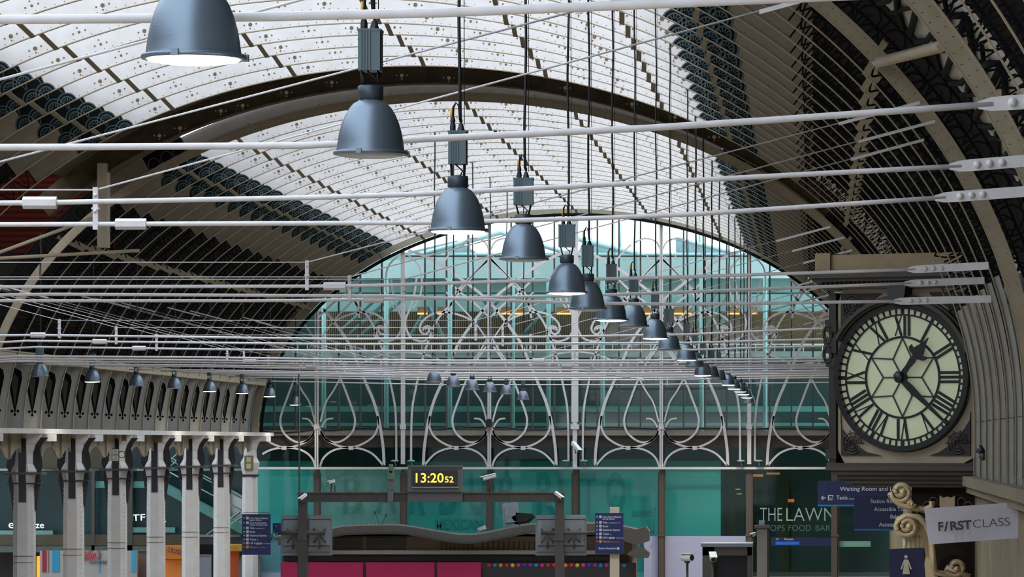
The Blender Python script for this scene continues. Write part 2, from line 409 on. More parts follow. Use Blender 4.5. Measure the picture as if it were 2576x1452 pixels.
# outer roof over the neighbouring spans, walls, floor
M_floor = mat('station_floor', (150, 138, 122), 0.4, noise=0.1)
mb = MB(); mb.box(-75, 12, -40, 240, -0.3, 0); struct('floor', mb, M_floor)
mb = MB(); mb.box(-75, XC-RA-0.9, -40, 112, CAMZ+6.5, CAMZ+6.54); struct('window_9', mb, M_glaz)
mb = MB(); mb.box(-75, -33.2, 145, 232, CAMZ+6.5, CAMZ+6.54); struct('window_10', mb, M_glaz)
mb = MB(); mb.box(-75, XC-RA-0.9, 112, 145, CAMZ+6.4, CAMZ+6.6); mb.box(-33.2, XC-RA-0.9, 145, 232, CAMZ+6.4, CAMZ+6.6); struct('ceiling_side_span', mb, M_dark)
mb = MB(); mb.box(-75, -74.6, -40, 232, 0, CAMZ+6.5); struct('wall_left', mb, mat('side_wall_green', (58, 66, 62), 0.7, noise=0.2))
M_rwall = stripes('right_wall_boards', (60, 54, 48), (72, 66, 58), 0.9, 'Y', 0.8)
mb = MB(); mb.box(XC+RA+0.8, XC+RA+1.2, 20, Y_END+0.4, 0, ZS+0.2); struct('wall_right', mb, M_rwall)
mb = MB(); mb.box(-4.5, 12, -41, -40, 0, 34); struct('wall_rear_light_block', mb, mat('light_block_grey', (120, 118, 114), 0.8))  # added behind the camera to block sky light, left part kept open
# deep red wall seen through the transept opening on the left
mb = MB(); mb.box(-44, -43.6, 96, 150, 0, CAMZ+19); struct('wall_transept', mb, stripes('transept_red_wall', (46, 15, 11), (66, 22, 15), 1.5, 'Z', 0.8))
mb = MB(); mb.box(-44, XC-RA+2.3, 108, 142, CAMZ+18.6, CAMZ+18.9); mb.box(-44, XC-RA+2.3, 141.6, 142, CAMZ+6.6, CAMZ+18.6); struct('ceiling_transept', mb, MATS['transept_red_wall'])
# transept arch girder at the far gap
tg = thing('transept_girder', 'dark brown perforated arch girder in the shadowed gap between the two vaults', 'girder', (XC, 125.2, ZS))
mb = MB(); plate(mb, 12.0, -12.0, 90, 0.05, 0.74, 125.2, 125.26)
plate(mb, 12.0, -12.0, 90, 0.03, 0.06, 125.0, 125.5)
for i in (0, 1, 2, 4, 7, 12, 14, 17, 19, 21, 22, 24, 25):
    t = arc(8.5, -8.5, 25)[i]; c = V(t, 0.22+0.05*(i % 3), 125.18)
    for (dx, dz, r) in ((0, 0, 0.06), (0.16, 0, 0.024), (-0.16, 0, 0.024), (0, -0.11, 0.024)):
        mb.poly([c+Vector((dx+r*math.cos(q), 0, dz+r*math.sin(q))) for q in [math.pi*j/5 for j in range(10)]], 1)
mb.build('arch_plate', [mat('girder_brown', (84, 72, 54), 0.7, noise=0.4), mat('girder_hole_light', (196, 184, 160), 0.6)], tg)
mb = MB(); mb.box(XC-10.5, XC-10.2, 124.9, 125.5, ZS+5.6, ZS+8.2); mb.build('post', M_beige, tg)
mb = MB(); mb.tube([(XC-14.0, 124.4, ZS+5.2), (XC-10.4, 125, ZS+6.6)], 0.06, 6); mb.tube([(XC-14.0, 124.4, ZS+5.2), (XC-9.2, 125, ZS+5.5)], 0.06, 6); mb.build('brace', M_beige, tg)
# big scrolls and strut in the near transept on the right
tr = thing('transept_scrollwork', 'large black looping scroll panel beside the studded rib at upper right', 'ironwork', (XC+13, 61, ZS+3))
mb = MB()
for q in range(9):
    t = T_of(15.0)+(T_of(10.8)-T_of(15.0))*q/9; t2 = T_of(15.0)+(T_of(10.8)-T_of(15.0))*(q+1)/9
    A = V(t, 0.72, 57.5); B = V(t2, 0.72, 57.5); dY = Vector((0, 9, 0))
    for fr in (0.5,):
        pts = [(0.05, 0.0), (0.25, 0.15), (0.45, 0.35), (0.5, 0.55), (0.4, 0.8), (0.15, 1.0)]
        for sgn in (1, -1):
            mb.tube([A.lerp(B, 0.5+sgn*(0.5-a_)*0.95)+dY*b_ for a_, b_ in pts], 0.055, 5)
    mb.tube([A, A+dY], 0.06, 5)
    mb.tube([A.lerp(B, 0.5)+dY*0.05, A.lerp(B, 0.0)+dY*0.5, A.lerp(B, 0.5)+dY*0.95], 0.04, 5)
mb.build('scroll_bars', M_black, tr)
mb = MB(); a, b = P(2205, 158, 66.9), P(2370, 116, 55.3)
mb.tube([a, b], 0.09, 4); tag(mb.build('transept_strut', M_beige), 'pale flat strut bridging two ribs at upper right', 'strut')
# ------------------------------------------------------------------ tie rods across the span
XL_RIB, XR_RIB = XC-RA+0.35, XC+RA-0.15
def lerp_path(pts, x):
    if x <= pts[0][0]: return pts[0][1]
    for (a, b), (c, d) in zip(pts, pts[1:]):
        if x <= c: return b+(d-b)*(x-a)/(c-a)
    return pts[-1][1]+(pts[-1][1]-pts[-2][1])/(pts[-1][0]-pts[-2][0])*(x-pts[-1][0])
def tie(i, s, pts, thin_y=None, br_l=-16.6, br_r=-7.3, coup=None, plate_x=1.65, end_x=None, rdia=0.052, top=None):
    """pts: measured heights of the bar; thin_y: height of the upper rod; br: hanger positions in metres"""
    Y = FPX/s; ZX = lambda X: CAMZ+(VY-lerp_path(pts, VX+X*s))/s
    zc = ZX(-11.72)
    def Z(X): 
        xl = VX+X*s
        if xl < 0 and X < XC: return ZX(2*XC-X) if VX+(2*XC-X)*s > 0 else zc
        return ZX(X)
    t = thing('tie_rod', 'pale grey tie rod across the hall, %s from the viewer of those overhead' % ORD[i], 'tie rod', (XC, Y, zc), 'tie rods across the hall')
    n = 30; ex = (end_x if end_x is not None else XR_RIB-0.2)
    mb = MB(); mb.tube([(XL_RIB+(plate_x-XL_RIB)*k/n, Y, Z(XL_RIB+(plate_x-XL_RIB)*k/n)) for k in range(n+1)], rdia/2, 8); mb.build('rod', M_tie, t)
    mb = MB(); z0, z1 = Z(plate_x), Z(ex); h = 0.06
    prof = [(plate_x-0.12, 0.03), (plate_x-0.02, 0.055), (plate_x+0.1, h), (ex, h)]
    up = [Vector((a, Y-0.02, Z(a)+b)) for a, b in prof]; dn = [Vector((a, Y-0.02, Z(a)-b)) for a, b in prof]
    mb.prism(up+dn[::-1], Vector((0, -1, 0)), 0.04); pl = mb.build('end_plate', M_tie, t)
    for q in range(3):
        mb = MB(); X = plate_x+0.16+q*0.125; mb.lathe([(0.0, -0.035), (0.03, -0.03), (0.042, 0)], (X, Y-0.022, Z(X)), 10, 0, Vector((0, 1, 0)))
        if s > 100: mb.build('bolt', M_tie, pl)
    for cx in ([] if coup is None else [coup]):
        mb = MB(); rr = 0.062; L2 = 0.17
        mb.grid([[Vector((cx+dx, Y+rr*math.cos(a), Z(cx)+rr*math.sin(a))) for a in [math.pi/6+math.pi*k/3 for k in range(6)]] for dx in (-L2, L2)], 0, True, False, True)
        mb.build('coupler', M_tie, t)
    # hangers, each with its upper rod rising to the roof
    for bx, sg in ((br_l, -1), (br_r, 1)):
        if bx is None: continue
        zt = (CAMZ+(VY-thin_y)/s) if thin_y is not None else Z(bx)+0.38
        mb = MB(); zb = Z(bx); w2 = 0.028
        mb.box(bx-w2, bx+w2, Y-0.035, Y+0.035, zb-0.06, zt+0.03)
        mb.box(bx-w2*1.5, bx+w2*1.5, Y-0.045, Y+0.045, zb+0.03+(zt-zb)*0.35, zb+0.05+(zt-zb)*0.35)
        for zz in (zb+0.05+(zt-zb)*0.25, zt-0.06): mb.lathe([(0.0, -0.02), (0.022, -0.015), (0.022, 0)], (bx, Y-0.035, zz), 8, 0, Vector((0, 1, 0)))
        mb.build('hanger', M_tie, t)
        if top is not None and sg > 0: bX, bZ = (top[0]-VX)/s, CAMZ+(VY-top[1])/s
        else:
            bX = bx+sg*7.0; bZ = zt+7.0*0.265
        g = MB(); g.tube([(bx, Y, zt), (bX, Y, bZ)], (rdia*0.22 if s > 120 else 0.009), 6)
        d = Vector((bX-bx, 0, bZ-zt)).normalized(); e = Vector((bX, Y, bZ)); 
        g.obox(e-Vector((0, 0.01, 0.035)), d*1.3, Vector((0, 0, 0.05)), Vector((0, 0.02, 0)))
        g.build('upper_rod', M_tie, t)
    g = MB(); zt = (CAMZ+(VY-thin_y)/s) if thin_y is not None else Z(br_l)+0.38
    zt2 = (CAMZ+(VY-thin_y)/s) if thin_y is not None else Z(br_r)+0.38
    g.tube([(br_l, Y, zt), (br_r, Y, zt2)], (rdia*0.2 if s > 120 else 0.009), 6); g.build('upper_rod', M_tie, t)
    return t
tie(0, 441, [(0, 50), (28, 50), (620, 43), (900, 37), (1180, 30), (2576, -30)], br_r=-7.0, thin_y=-300, rdia=0.055)
tie(1, 309, [(0, 371), (820, 366), (1024, 352), (1716, 318), (2497, 262), (2576, 256)], br_r=-7.0, thin_y=230, rdia=0.056, plate_x=1.45, end_x=2.4)
tie(2, 249, [(0, 512), (790, 497), (1040, 489), (1716, 455), (2417, 418), (2576, 405)], br_r=-8.4, thin_y=418, coup=-7.83, plate_x=1.48, end_x=2.6, top=(1447, 28))
tie(3, 227, [(0, 565), (780, 562), (1100, 560), (1500, 549), (1716, 541), (2375, 497), (2576, 482)], br_r=-7.97, thin_y=478, coup=-7.58, plate_x=1.45, end_x=2.9, top=(1910, 28))
tie(4, 161.7, [(0, 722), (880, 720), (1300, 707), (1716, 697), (2300, 678), (2576, 664)], br_l=-15.7, br_r=-7.9, thin_y=660, coup=-7.47, plate_x=1.56, end_x=2.7, top=(2110, 310))
tie(5, 153, [(0, 740), (600, 743), (1000, 745), (1230, 755), (1434, 762), (1716, 766), (2265, 758), (2576, 750)], br_l=-16.1, br_r=-7.65, thin_y=697, plate_x=1.42, end_x=2.9, top=(2160, 355))
tie(6, 147, [(0, 757), (700, 757), (1020, 752), (1434, 745), (1716, 735), (2290, 713), (2576, 702)], br_l=-16.4, br_r=-7.04, thin_y=703, coup=-7.55, plate_x=1.65, end_x=2.9, top=(2140, 400))
tie(7, 108, [(0, 842), (860, 853), (1200, 850), (1716, 842), (2080, 826), (2576, 812)], br_l=-17.6, br_r=-7.9, thin_y=806, coup=-18.1, plate_x=1.6)
tie(8, 104, [(0, 857), (860, 866), (1716, 863), (2080, 853), (2576, 840)], br_l=-16.9, br_r=-7.55, thin_y=824, coup=-17.3, plate_x=1.6)
tie(9, 98, [(0, 872), (860, 883), (1716, 881), (2080, 870), (2576, 860)], br_l=-16.9, br_r=-7.3, thin_y=843, coup=-17.35, plate_x=1.6)
far = [(88, 899, 907), (84, 906, 914), (79, 912, 922), (75, 919, 927), (71.5, 922, 932), (68, 921, 938), (65, 931, 941), (62, 935, 945), (60, 938, 947), (57.5, 942, 951), (55.5, 947, 956), (53.8, 955, 968)]
for j, (s, ya, yb) in enumerate(far):
    tie(10+j, s, [(0, ya-3), (500, ya), (1100, yb), (1600, yb), (2100, yb-6), (2576, yb-16)], br_l=-16.8-0.3*(j % 3), br_r=-7.5+0.3*(j % 3), thin_y=yb-26-(j % 2)*2, coup=-16.9 if j % 2 else -7.9, rdia=0.06)

# ------------------------------------------------------------------ pendant lamps
def lamp_proto(lit, wide, silver=False):
    t = thing('pendant_lamp', 'x', 'lamp', (0, 0, 0))
    d = 0.287; sh = M_silver if silver else M_lampshade
    mb = MB(); prof = [(0.085, 0.43), (0.10, 0.415), (0.13, 0.40), (0.165, 0.36), (0.195, 0.31), (0.222, 0.245), (0.243, 0.17), (0.255, 0.10), (0.262, 0.045), (0.266, 0.03)]
    mb.lathe(prof, (0, 0, 0), 40)
    mb.lathe([(0.266, 0.03), (d, 0.026), (d+0.003, 0.014), (d, 0.002), (0.262, 0.0), (0.255, 0.02)], (0, 0, 0), 40)
    for a in (0.3, 2.4, 4.5): mb.box(d*math.cos(a)-0.02, d*math.cos(a)+0.02, d*math.sin(a)-0.02, d*math.sin(a)+0.02, -0.003, 0.035)
    mb.build('lamp_shade', sh, t)
    mb = MB(); mb.lathe([(0.262, 0.004), (0.25, -0.008), (0.19, -0.018), (0.1, -0.024), (0.0, -0.026)], (0, 0, 0), 32); mb.build('lamp_glass', M_lit if lit else M_unlit, t)
    mb = MB(); mb.lathe([(0, 0.54), (0.088, 0.54), (0.1, 0.53), (0.1, 0.43), (0.085, 0.425)], (0, 0, 0), 8); mb.build('collar', M_lampdark, t)
    w2, dp = (0.115, 0.075) if wide else (0.085, 0.11)
    for a in (-1, 1):
        for b in (-1, 1): mb = MB(); mb.tube([(a*0.06, b*0.05, 0.54), (a*w2*0.75, b*dp*0.6, 0.65)], 0.008, 6); mb.build('support_rod', M_cable, t)
    mb = MB(); mb.tube([(0.03, -0.05, 0.54), (0.05, -0.07, 0.585), (0.0, -0.06, 0.63), (-0.02, -0.04, 0.65)], 0.008, 6)
    mb.build('lamp_lead', M_cable, t)
    mb = MB(); zb, zt = 0.65, 0.97
    mb.box(-w2, w2, -dp, dp, zb, zt)
    for k in range(4): mb.box(-w2+0.02+k*0.022, -w2+0.03+k*0.022, -dp-0.012, -dp, zb+0.003, zt-0.003)
    mb.box(-w2-0.006, w2+0.006, -dp-0.006, dp+0.006, zt-0.015, zt+0.002)
    mb.build('gear_box', M_lampbox, t)
    mb = MB(); mb.lathe([(0.0, 0.14), (0.018, 0.14), (0.026, 0.1), (0.02, 0.08), (0.028, 0.05), (0.028, 0)], (-0.05, 0, 0.972), 10); mb.lathe([(0, 0.07), (0.02, 0.07), (0.04, 0.0)], (0.03, 0, 0.972), 8); mb.build('gland', M_cable, t)
    mb = MB(); mb.tube([(-0.05, 0, 1.1), (-0.045, 0, 1.2), (-0.02, 0, 1.25), (0.01, 0, 1.22), (0.02, 0, 1.1), (0.025, 0, 1.06)], 0.012, 6)
    mb.tube([(0.03, 0, 1.03), (0.022, 0, 1.08), (0.03, 0, 1.12), (0.04, 0, 1.08), (0.03, 0, 1.03)], 0.006, 6)
    mb.build('cable_loop', M_cable, t)
    mb = MB(); mb.tube([(-0.062, -0.012, 1.1), (-0.062, -0.014, 1.19)], 0.012, 6); mb.build('cable_tag', M_yellow, t)
    return t
protos = {}; LAMP_W = 1300.0
def put_lamp(x, y, s, lit, wide, label, group, silver=False, cable_top=None, rot=0.0):
    key = (lit, wide, silver)
    if key not in protos: protos[key] = r = lamp_proto(*key)
    else: r = copy_tree(protos[key])
    loc = P(x, y, FPX/s); r.location = loc; r.rotation_euler = (0, 0, rot); r['label'] = label; r['group'] = group; r['_o'] = tuple(loc)
    if lit:
        ld = bpy.data.lights.new('lamp_light', 'SPOT'); ld.energy = LAMP_W*(0.16 if s < 130 and loc.x < -20 else 1); ld.spot_size = math.radians(150); ld.spot_blend = 0.6; ld.shadow_soft_size = 0.2; ld.color = (1.0, 0.95, 0.86)
        lo = bpy.data.objects.new('lamp_light', ld); COL.objects.link(lo); lo.parent = r; lo.location = (0, 0, -0.05)
    for ch in list(r.children):
        if ch.name.startswith('lamp_light') and not lit: bpy.data.objects.remove(ch); continue
        if ch.name.startswith('supply_cable'): bpy.data.objects.remove(ch)
    dx = loc.x-XC; z1 = ZS+(RB+0.74)*math.sqrt(max(0, 1-(dx/(RA+0.74))**2)) if cable_top is None else cable_top
    mb = MB(); n = 14; H = z1-loc.z
    pts = [(0.011*math.sin(k*1.3+x)*(1 if 0 < k < n else 0.3)+0.02, 0.0, 1.08+(H-1.08)*k/n) for k in range(n+1)]
    mb.tube(pts, 0.016 if s > 90 else 0.022, 6)
    mb.tube([(0.06, 0.02, 1.05), (0.05, 0.02, H)], 0.004, 4)
    o = mb.build('supply_cable', M_cable, None, origin=(0, 0, 0)); o.parent = r
    return r
main = [(487, 150, 453, 1, 1), (932, 390, 324, 0, 0), (1152, 583, 260, 1, 0), (1317, 654, 212, 0, 1), (1426, 738, 178, 1, 1), (1478, 778, 165, 0, 0), (1538, 806, 145.3, 1, 0), (1594, 822, 131, 0, 0),
        (1648, 852, 116, 1, 0), (1683, 880, 106, 0, 1), (1727, 906, 94, 1, 0), (1748, 923, 87.5, 0, 0), (1768, 945, 81.7, 1, 0), (1789, 949, 75.4, 0, 1), (1808, 956, 70, 0, 0), (1832, 969, 63, 1, 0), (1847, 979, 59.5, 1, 0), (1862, 986, 56.5, 1, 0), (1870, 993, 54.6, 1, 0), (1879, 1001, 53.2, 1, 0)]
for i, (x, y, s, lit, wide) in enumerate(main):
    put_lamp(x, y, s, bool(lit), bool(wide), '%s dark grey bell pendant lamp in the long diagonal row, %s' % (ORD[i], 'with a lit underside' if lit else 'showing no lit underside'), 'pendant lamps of the long diagonal row', rot=0.0)
put_lamp(1886, 1014, 52.4, False, False, 'small pale silver pendant lamp ending the long diagonal row in front of the white post', 'pendant lamps of the long diagonal row', True)
EL = ['leftmost', 'second from the left', 'third from the left', 'fourth from the left', 'fifth from the left', 'sixth from the left', 'seventh from the left', 'last at the right']
left = [(100, 947, 0), (232, 961, 1), (343, 971, 0), (438, 977, 0), (527, 985, 1), (609, 990, 1), (678, 998, 1), (742, 1019, 1)]
for i, (x, y, lit) in enumerate(left):
    s = (VX-x)/25.0
    put_lamp(x, y, s, bool(lit), i in (0, 1), 'pendant lamp above the riveted columns, %s of its row%s' % (EL[i], ', lit' if lit else ''), 'pendant lamps along the left side', False, rot=0.0)
mid3 = [(1092, 963), (1140, 973), (1188, 981), (1232, 986), (1274, 992), (1316, 1006)]
for i, (x, y) in enumerate(mid3):
    s = (VX-x)/13.6
    put_lamp(x, y, s, False, False, 'small silvery pendant lamp before the screen, %s of six' % (EL[i] if i < 5 else 'last at the right'), 'small pendant lamps before the screen', True)

# ------------------------------------------------------------------ riveted columns on the left
M_col = mat('column_white_paint', (226, 220, 216), 0.55, noise=0.12, nscale=2)
M_strap = mat('column_dark_strap', (36, 32, 36), 0.5)
XCOL = XC-RA+0.02
def column(i, Y, plain=False):
    top = CAMZ+0.28
    t = thing('riveted_column', 'x', 'column', (XCOL, Y, 0), 'riveted columns on the left')
    prof = [(0.0, .36, .36), (5.0, .35, .35), (6.05, .33, .33), (6.42, .40, .40), (6.56, .42, .42), (6.62, .42, .42), (6.85, .30, .30), (7.2, .26, .29), (7.5, .27, .38), (7.7, .3, .52), (7.88, .33, .6)]
    mb = MB(); rings = []
    for z, l, r in prof:
        c = (0.5)*min(l, r)
        rings.append([Vector((XCOL+a, Y+b, z)) for a, b in ((-l, -c), (-c, -min(l, .4)), (c, -min(r, .4)), (r, -c), (r, c), (c, min(r, .4)), (-c, min(l, .4)), (-l, c))])
    mb.grid(rings, 0, True, False, True)
    if not plain:
        for k in range(34):
            z = 0.3+k*0.17
            for a, yy in ((0.0, -0.352), (-0.3, -0.235), (0.3, -0.235), (0.352, -0.1), (-0.352, -0.1)):
                if a == 0.0 and z > 5.5: continue
                c = Vector((XCOL+a, Y+yy, z)); h = 0.022
                mb.poly([c+Vector((h, 0, 0)), c+Vector((0, -0.02, h)), c-Vector((h, 0, 0)), c+Vector((0, -0.02, -h))], 0)
    mb.build('shaft', M_col, t)
    if not plain:
        mb = MB(); rings = [[Vector((XCOL+a, Y-0.42+q, z)) for a, q in ((-0.125, 0), (0.125, 0), (0.125, 0.06), (-0.125, 0.06))] for z in (5.55, 6.1, 6.55, 6.6, 7.0, 7.72)]
        for q in rings[0]+rings[1]: q.y += 0.05
        mb.grid(rings, 0, True, False, True); mb.build('front_strap', M_strap, t)
        for sg in (-1, 1):
            mb = MB()
            pts = [(0.40, 5.2), (0.46, 5.7), (0.56, 6.3), (0.5, 6.5), (0.62, 6.75), (0.58, 7.1), (0.52, 7.35), (0.62, 7.55), (0.8 if sg > 0 else 0.5, 7.75), (0.35, 7.75), (0.3, 7.2), (0.3, 6.5), (0.3, 5.4)]
            mb.prism([Vector((XCOL+sg*a, Y+0.02, z)) for a, z in pts], Vector((0, -1, 0)), 0.08); mb.build('side_strap', M_strap, t)
        mb = MB(); mb.box(XCOL-0.62, XCOL+0.68, Y-0.47, Y+0.47, 6.49, 6.57); mb.build('band', mat('column_band', (78, 78, 80), 0.5), t)
        mb = MB(); mb.box(XCOL-0.52, XCOL+0.56, Y-0.4, Y+0.4, 6.16, 6.21); mb.build('band', M_strap, t)
        for zz in (3.5, 3.72):
            mb = MB(); mb.tube([(XCOL-0.36, Y-0.36, zz), (XCOL+0.36, Y-0.36, zz)], 0.012, 5); mb.build('clamp_wire', M_rust, t)
    else:
        mb = MB(); mb.box(XCOL-0.36, XCOL+0.36, Y-0.38, Y+0.38, 5.95, 6.05); mb.build('band', M_strap, t)
        mb = MB(); mb.box(XCOL-0.2, XCOL+0.22, Y-0.5, Y-0.38, 6.25, 6.95); mb.build('lantern_box', mat('lantern_box', (120, 112, 92), 0.6), t)
        for zz in (6.33, 6.63):
            mb = MB(); mb.box(XCOL-0.1, XCOL+0.12, Y-0.53, Y-0.5, zz, zz+0.24); mb.build('lantern_glass', mat('lantern_glass', (196, 184, 130), 0.4), t)
    return t
CL = ['leftmost white riveted column with dark straps', 'second white riveted column from the left, before the cookie shop sign', 'third riveted column from the left, with a grey box at its capital',
      'fourth riveted column from the left, with the orange fascia to its right', 'fifth riveted column from the left, before the escalator', 'sixth riveted column from the left, beside the yellow fascia', 'plain pale column with a lantern box, beside the teal panels']
for i in range(-2, 7):
    t = column(i, 137.3+9.14*i, i == 6)
    t['label'] = CL[i] if i >= 0 else 'white riveted column left of the picture in the same line'
# little fittings on the columns
for (nm, lab, x0, x1, y0, y1, Y, m_) in (('junction_box', 'square grey box fixed across the third column capital', 274, 296, 1130, 1160, 154.9, 'foot_grey'),
        ('floodlight', 'small cream twin floodlight under the girder beside the third column', 306, 318, 1086, 1110, 155.0, 'lantern_box'),
        ('floodlight', 'cream floodlights under the girder at the fourth column', 388, 408, 1084, 1114, 163.9, 'lantern_box')):
    mb = MB(); a, b = P(x0, y1, Y), P(x1, y0, Y); h_ = (b.z-a.z)
    mb.box(a.x, b.x, a.y, a.y+0.15, a.z, a.z+h_*0.46); mb.box(a.x, b.x, a.y, a.y+0.15, a.z+h_*0.54, b.z); mb.box(a.x+0.03, b.x-0.03, a.y+0.03, a.y+0.14, a.z, b.z)
    mb.lathe([(0.0, -0.02), (0.05, -0.015), (0.06, 0.02)], ((a.x+b.x)/2, a.y-0.01, a.z+h_*0.25), 8, 0, Vector((0, 1, 0)))
    tag(mb.build(nm, MATS[m_]), lab, 'light' if nm == 'floodlight' else 'box')
mb = MB(); c = P(307, 1144, 154.9); mb.tube([c+Vector((0.12*math.cos(a), -0.05, 0.13*math.sin(a))) for a in [2*math.pi*k/16 for k in range(17)]], 0.02, 6)
tag(mb.build('cable_coil', M_rust), 'small brown coil of cable hanging beside the third column capital', 'cable')
# girder with cusped brackets carried by the columns
gd = thing('arcade_girder', 'beige girder with cusped brackets running over the left columns', 'girder', (XCOL+0.45, 165, CAMZ-0.5))
for i in range(-2, 6):
    Y0 = 137.3+9.14*i; mb = MB()
    prof = [(0, .3), (0, -.75), (.06, -.62), (.1, -.5), (.16, -.52), (.24, -.55), (.31, -.62), (.35, -.52), (.4, -.3), (.47, -.2), (.55, -.17), (.6, -.28), (.66, -.52), (.72, -.6), (.76, -.52), (.84, -.28), (.92, -.2), (.96, -.4), (1, -.75), (1, .3)]
    mb.prism([Vector((XCOL-0.02, Y0+9.14*a, CAMZ+b)) for a, b in prof], Vector((1, 0, 0)), 0.08)
    for a in (.31, .55, .72): mb.box(XCOL-0.06, XCOL+0.06, Y0+9.14*a-0.05, Y0+9.14*a+0.05, CAMZ-.55 if a != .55 else CAMZ-.15, CAMZ+.3)
    mb.build('cusped_bracket', mat('girder_beige', (172, 160, 142), 0.7, noise=0.25, nscale=1.5), gd)
mb = MB(); mb.box(XCOL-0.7, XCOL+0.62, 119, 196, CAMZ+0.28, CAMZ+0.45); mb.build('cornice', M_col, gd)
for i in range(-2, 7):
    mb = MB(); Y0 = 137.3+9.14*i; mb.box(XCOL+0.3, XCOL+0.72, Y0+0.3, Y0+2.0, CAMZ+0.02, CAMZ+0.27); mb.build('bearing_block', M_col, gd)
# wall closing the side of the hall above the girder, behind the rib feet, and the long beam across the ribs
mb = MB(); mb.box(XC-RA-0.8, XC-RA-0.74, 119, 196.5, CAMZ+0.45, CAMZ+3.4); struct('wall_left_upper', mb, M_dark)
mb = MB(); mb.box(XC-RA+0.42-0.28, XC-RA+0.66-0.28, 119, 195, CAMZ+2.72, CAMZ+2.98); mb.box(XC-RA+0.08, XC-RA+0.42, 119, 195, CAMZ+2.98, CAMZ+3.02)
tag(mb.build('walkway_beam', M_beige), 'long beige beam running along the left rib line above the lamps', 'beam')

# ------------------------------------------------------------------ glazed end screen
YI = 196.3
def arch_y(x):
    s = FPX/YI; X = (x-VX)/s-XC
    if abs(X) >= RA: return 1200
    return VY-(0.43+RB*math.sqrt(1-(X/RA)**2))*s
M_trac = mat('tracery_white_paint', (226, 220, 220), 0.5, noise=0.08)
def clip(pts):
    out = []; cur = []
    for (x, y) in pts:
        if 640 <= x <= 2240 and y > arch_y(x)-2: cur.append((x, y))
        else:
            if len(cur) > 1: out.append(cur)
            cur = []
    if len(cur) > 1: out.append(cur)
    return out
def smooth(pts, k=4):
    if len(pts) < 3: return [(pts[0][0]+(pts[1][0]-pts[0][0])*q/8, pts[0][1]+(pts[1][1]-pts[0][1])*q/8) for q in range(9)]
    r = []; n = len(pts)
    for i in range(n-1):
        p0, p1, p2, p3 = pts[max(0, i-1)], pts[i], pts[i+1], pts[min(n-1, i+2)]
        for q in range(k):
            t = q/k
            r.append(tuple(0.5*((2*p1[j])+(-p0[j]+p2[j])*t+(2*p0[j]-5*p1[j]+4*p2[j]-p3[j])*t*t+(-p0[j]+3*p1[j]-3*p2[j]+p3[j])*t**3) for j in (0, 1)))
    r.append(pts[-1]); return r
tracery = [  # (dx from the bay centre, y), width px
    ([(-165, 1171), (-139, 1143), (-111, 1130), (-84, 1127), (-53, 1129), (-29, 1139), (-13, 1155), (-6, 1174)], 5),
    ([(-167, 1171), (-165, 1129), (-158, 1078), (-151, 1045), (-139, 1005), (-123, 968), (-93, 897), (-76, 860), (-36, 804), (10, 751), (56, 714), (111, 674), (167, 643), (205, 630)], 7),
    ([(-151, 1047), (-152, 1071), (-146, 1089), (-135, 1103), (-111, 1118), (-84, 1126), (-57, 1123), (-32, 1113), (-13, 1096), (-7, 1080)], 5),
    ([(-9, 872), (-39, 916), (-64, 968), (-78, 1005), (-90, 1038), (-94, 1061), (-88, 1085), (-71, 1103), (-50, 1113), (-29, 1110), (-15, 1099), (-8, 1083)], 5),
    ([(-60, 945), (-39, 984), (-22, 1010), (-13, 1038), (-7, 1062)], 4),
    ([(-39, 1053), (-27, 1054), (-18, 1061), (-10, 1075)], 4),
    ([(-198, 1160), (-196, 1038), (-184, 968), (-172, 914), (-156, 862), (-132, 805), (-93, 760), (-62, 716), (0, 650)], 5),
    ([(-45, 807), (-62, 798), (-89, 789), (-120, 785), (-146, 791), (-168, 807), (-176, 824), (-173, 835), (-164, 841), (-155, 836), (-153, 829), (-157, 823), (-163, 829)], 5),
    ([(-144, 844), (-146, 829), (-155, 820), (-166, 824), (-168, 832)], 4),
    ([(-184, 700), (-190, 740), (-200, 775), (-211, 800), (-212, 820), (-205, 840), (-195, 852), (-172, 859), (-150, 852), (-142, 840)], 5),
    ([(-212, 636), (-188, 657), (-175, 677), (-171, 714), (-177, 750), (-192, 775)], 4),
    ([(0, 800), (-36, 765), (-75, 735), (-111, 700)], 5), ([(0, 650), (-36, 683), (-70, 720), (-91, 743), (-105, 800)], 5),
    ([(0, 865), (-36, 813), (-75, 770), (-110, 735)], 4),
    ([(-3, 628), (-14, 608), (-42, 600), (-70, 612)], 4), ([(-37, 640), (-30, 655), (-16, 655), (-8, 645)], 3),
    ([(-76, 615), (-111, 652), (-120, 690)], 4), ([(-109, 915), (-140, 900), (-175, 889), (-216, 885)], 4),
    ([(-8, 855), (-40, 905), (-75, 915)], 4)]
s_i = FPX/YI
for b, cx in enumerate((799, 1232, 1664, 2097)):
    t = thing('tracery_bay', '%s bay of white scrolled iron tracery in the end screen' % ('leftmost', 'second from the left', 'third from the left', 'rightmost')[b], 'tracery', P(cx, 1178, YI), 'bays of the end screen tracery')
    for pts, wd in tracery:
        for sg in (-1, 1):
            for run in clip(smooth([(cx+sg*dx, y) for dx, y in pts])):
                mb = MB(); mb.ribbon([P(x, y, YI-0.02*sg) for x, y in run], wd/s_i, 0.05); mb.build('scroll_bar', M_trac, t)
    mb = MB(); 
    mb.box(P(cx-7, 0, YI).x, P(cx+7, 0, YI).x, YI-0.12, YI+0.06, P(0, 1094, YI).z, P(0, 1072, YI).z); mb.build('clamp', M_trac, t)
    for q in (-84, 84):
        if 640 < cx+q < 2240: mb = MB(); mb.box(P(cx+q-6, 0, YI).x, P(cx+q+6, 0, YI).x, YI-0.1, YI+0.05, P(0, 1132, YI).z, P(0, 1122, YI).z); mb.build('clamp', M_trac, t)
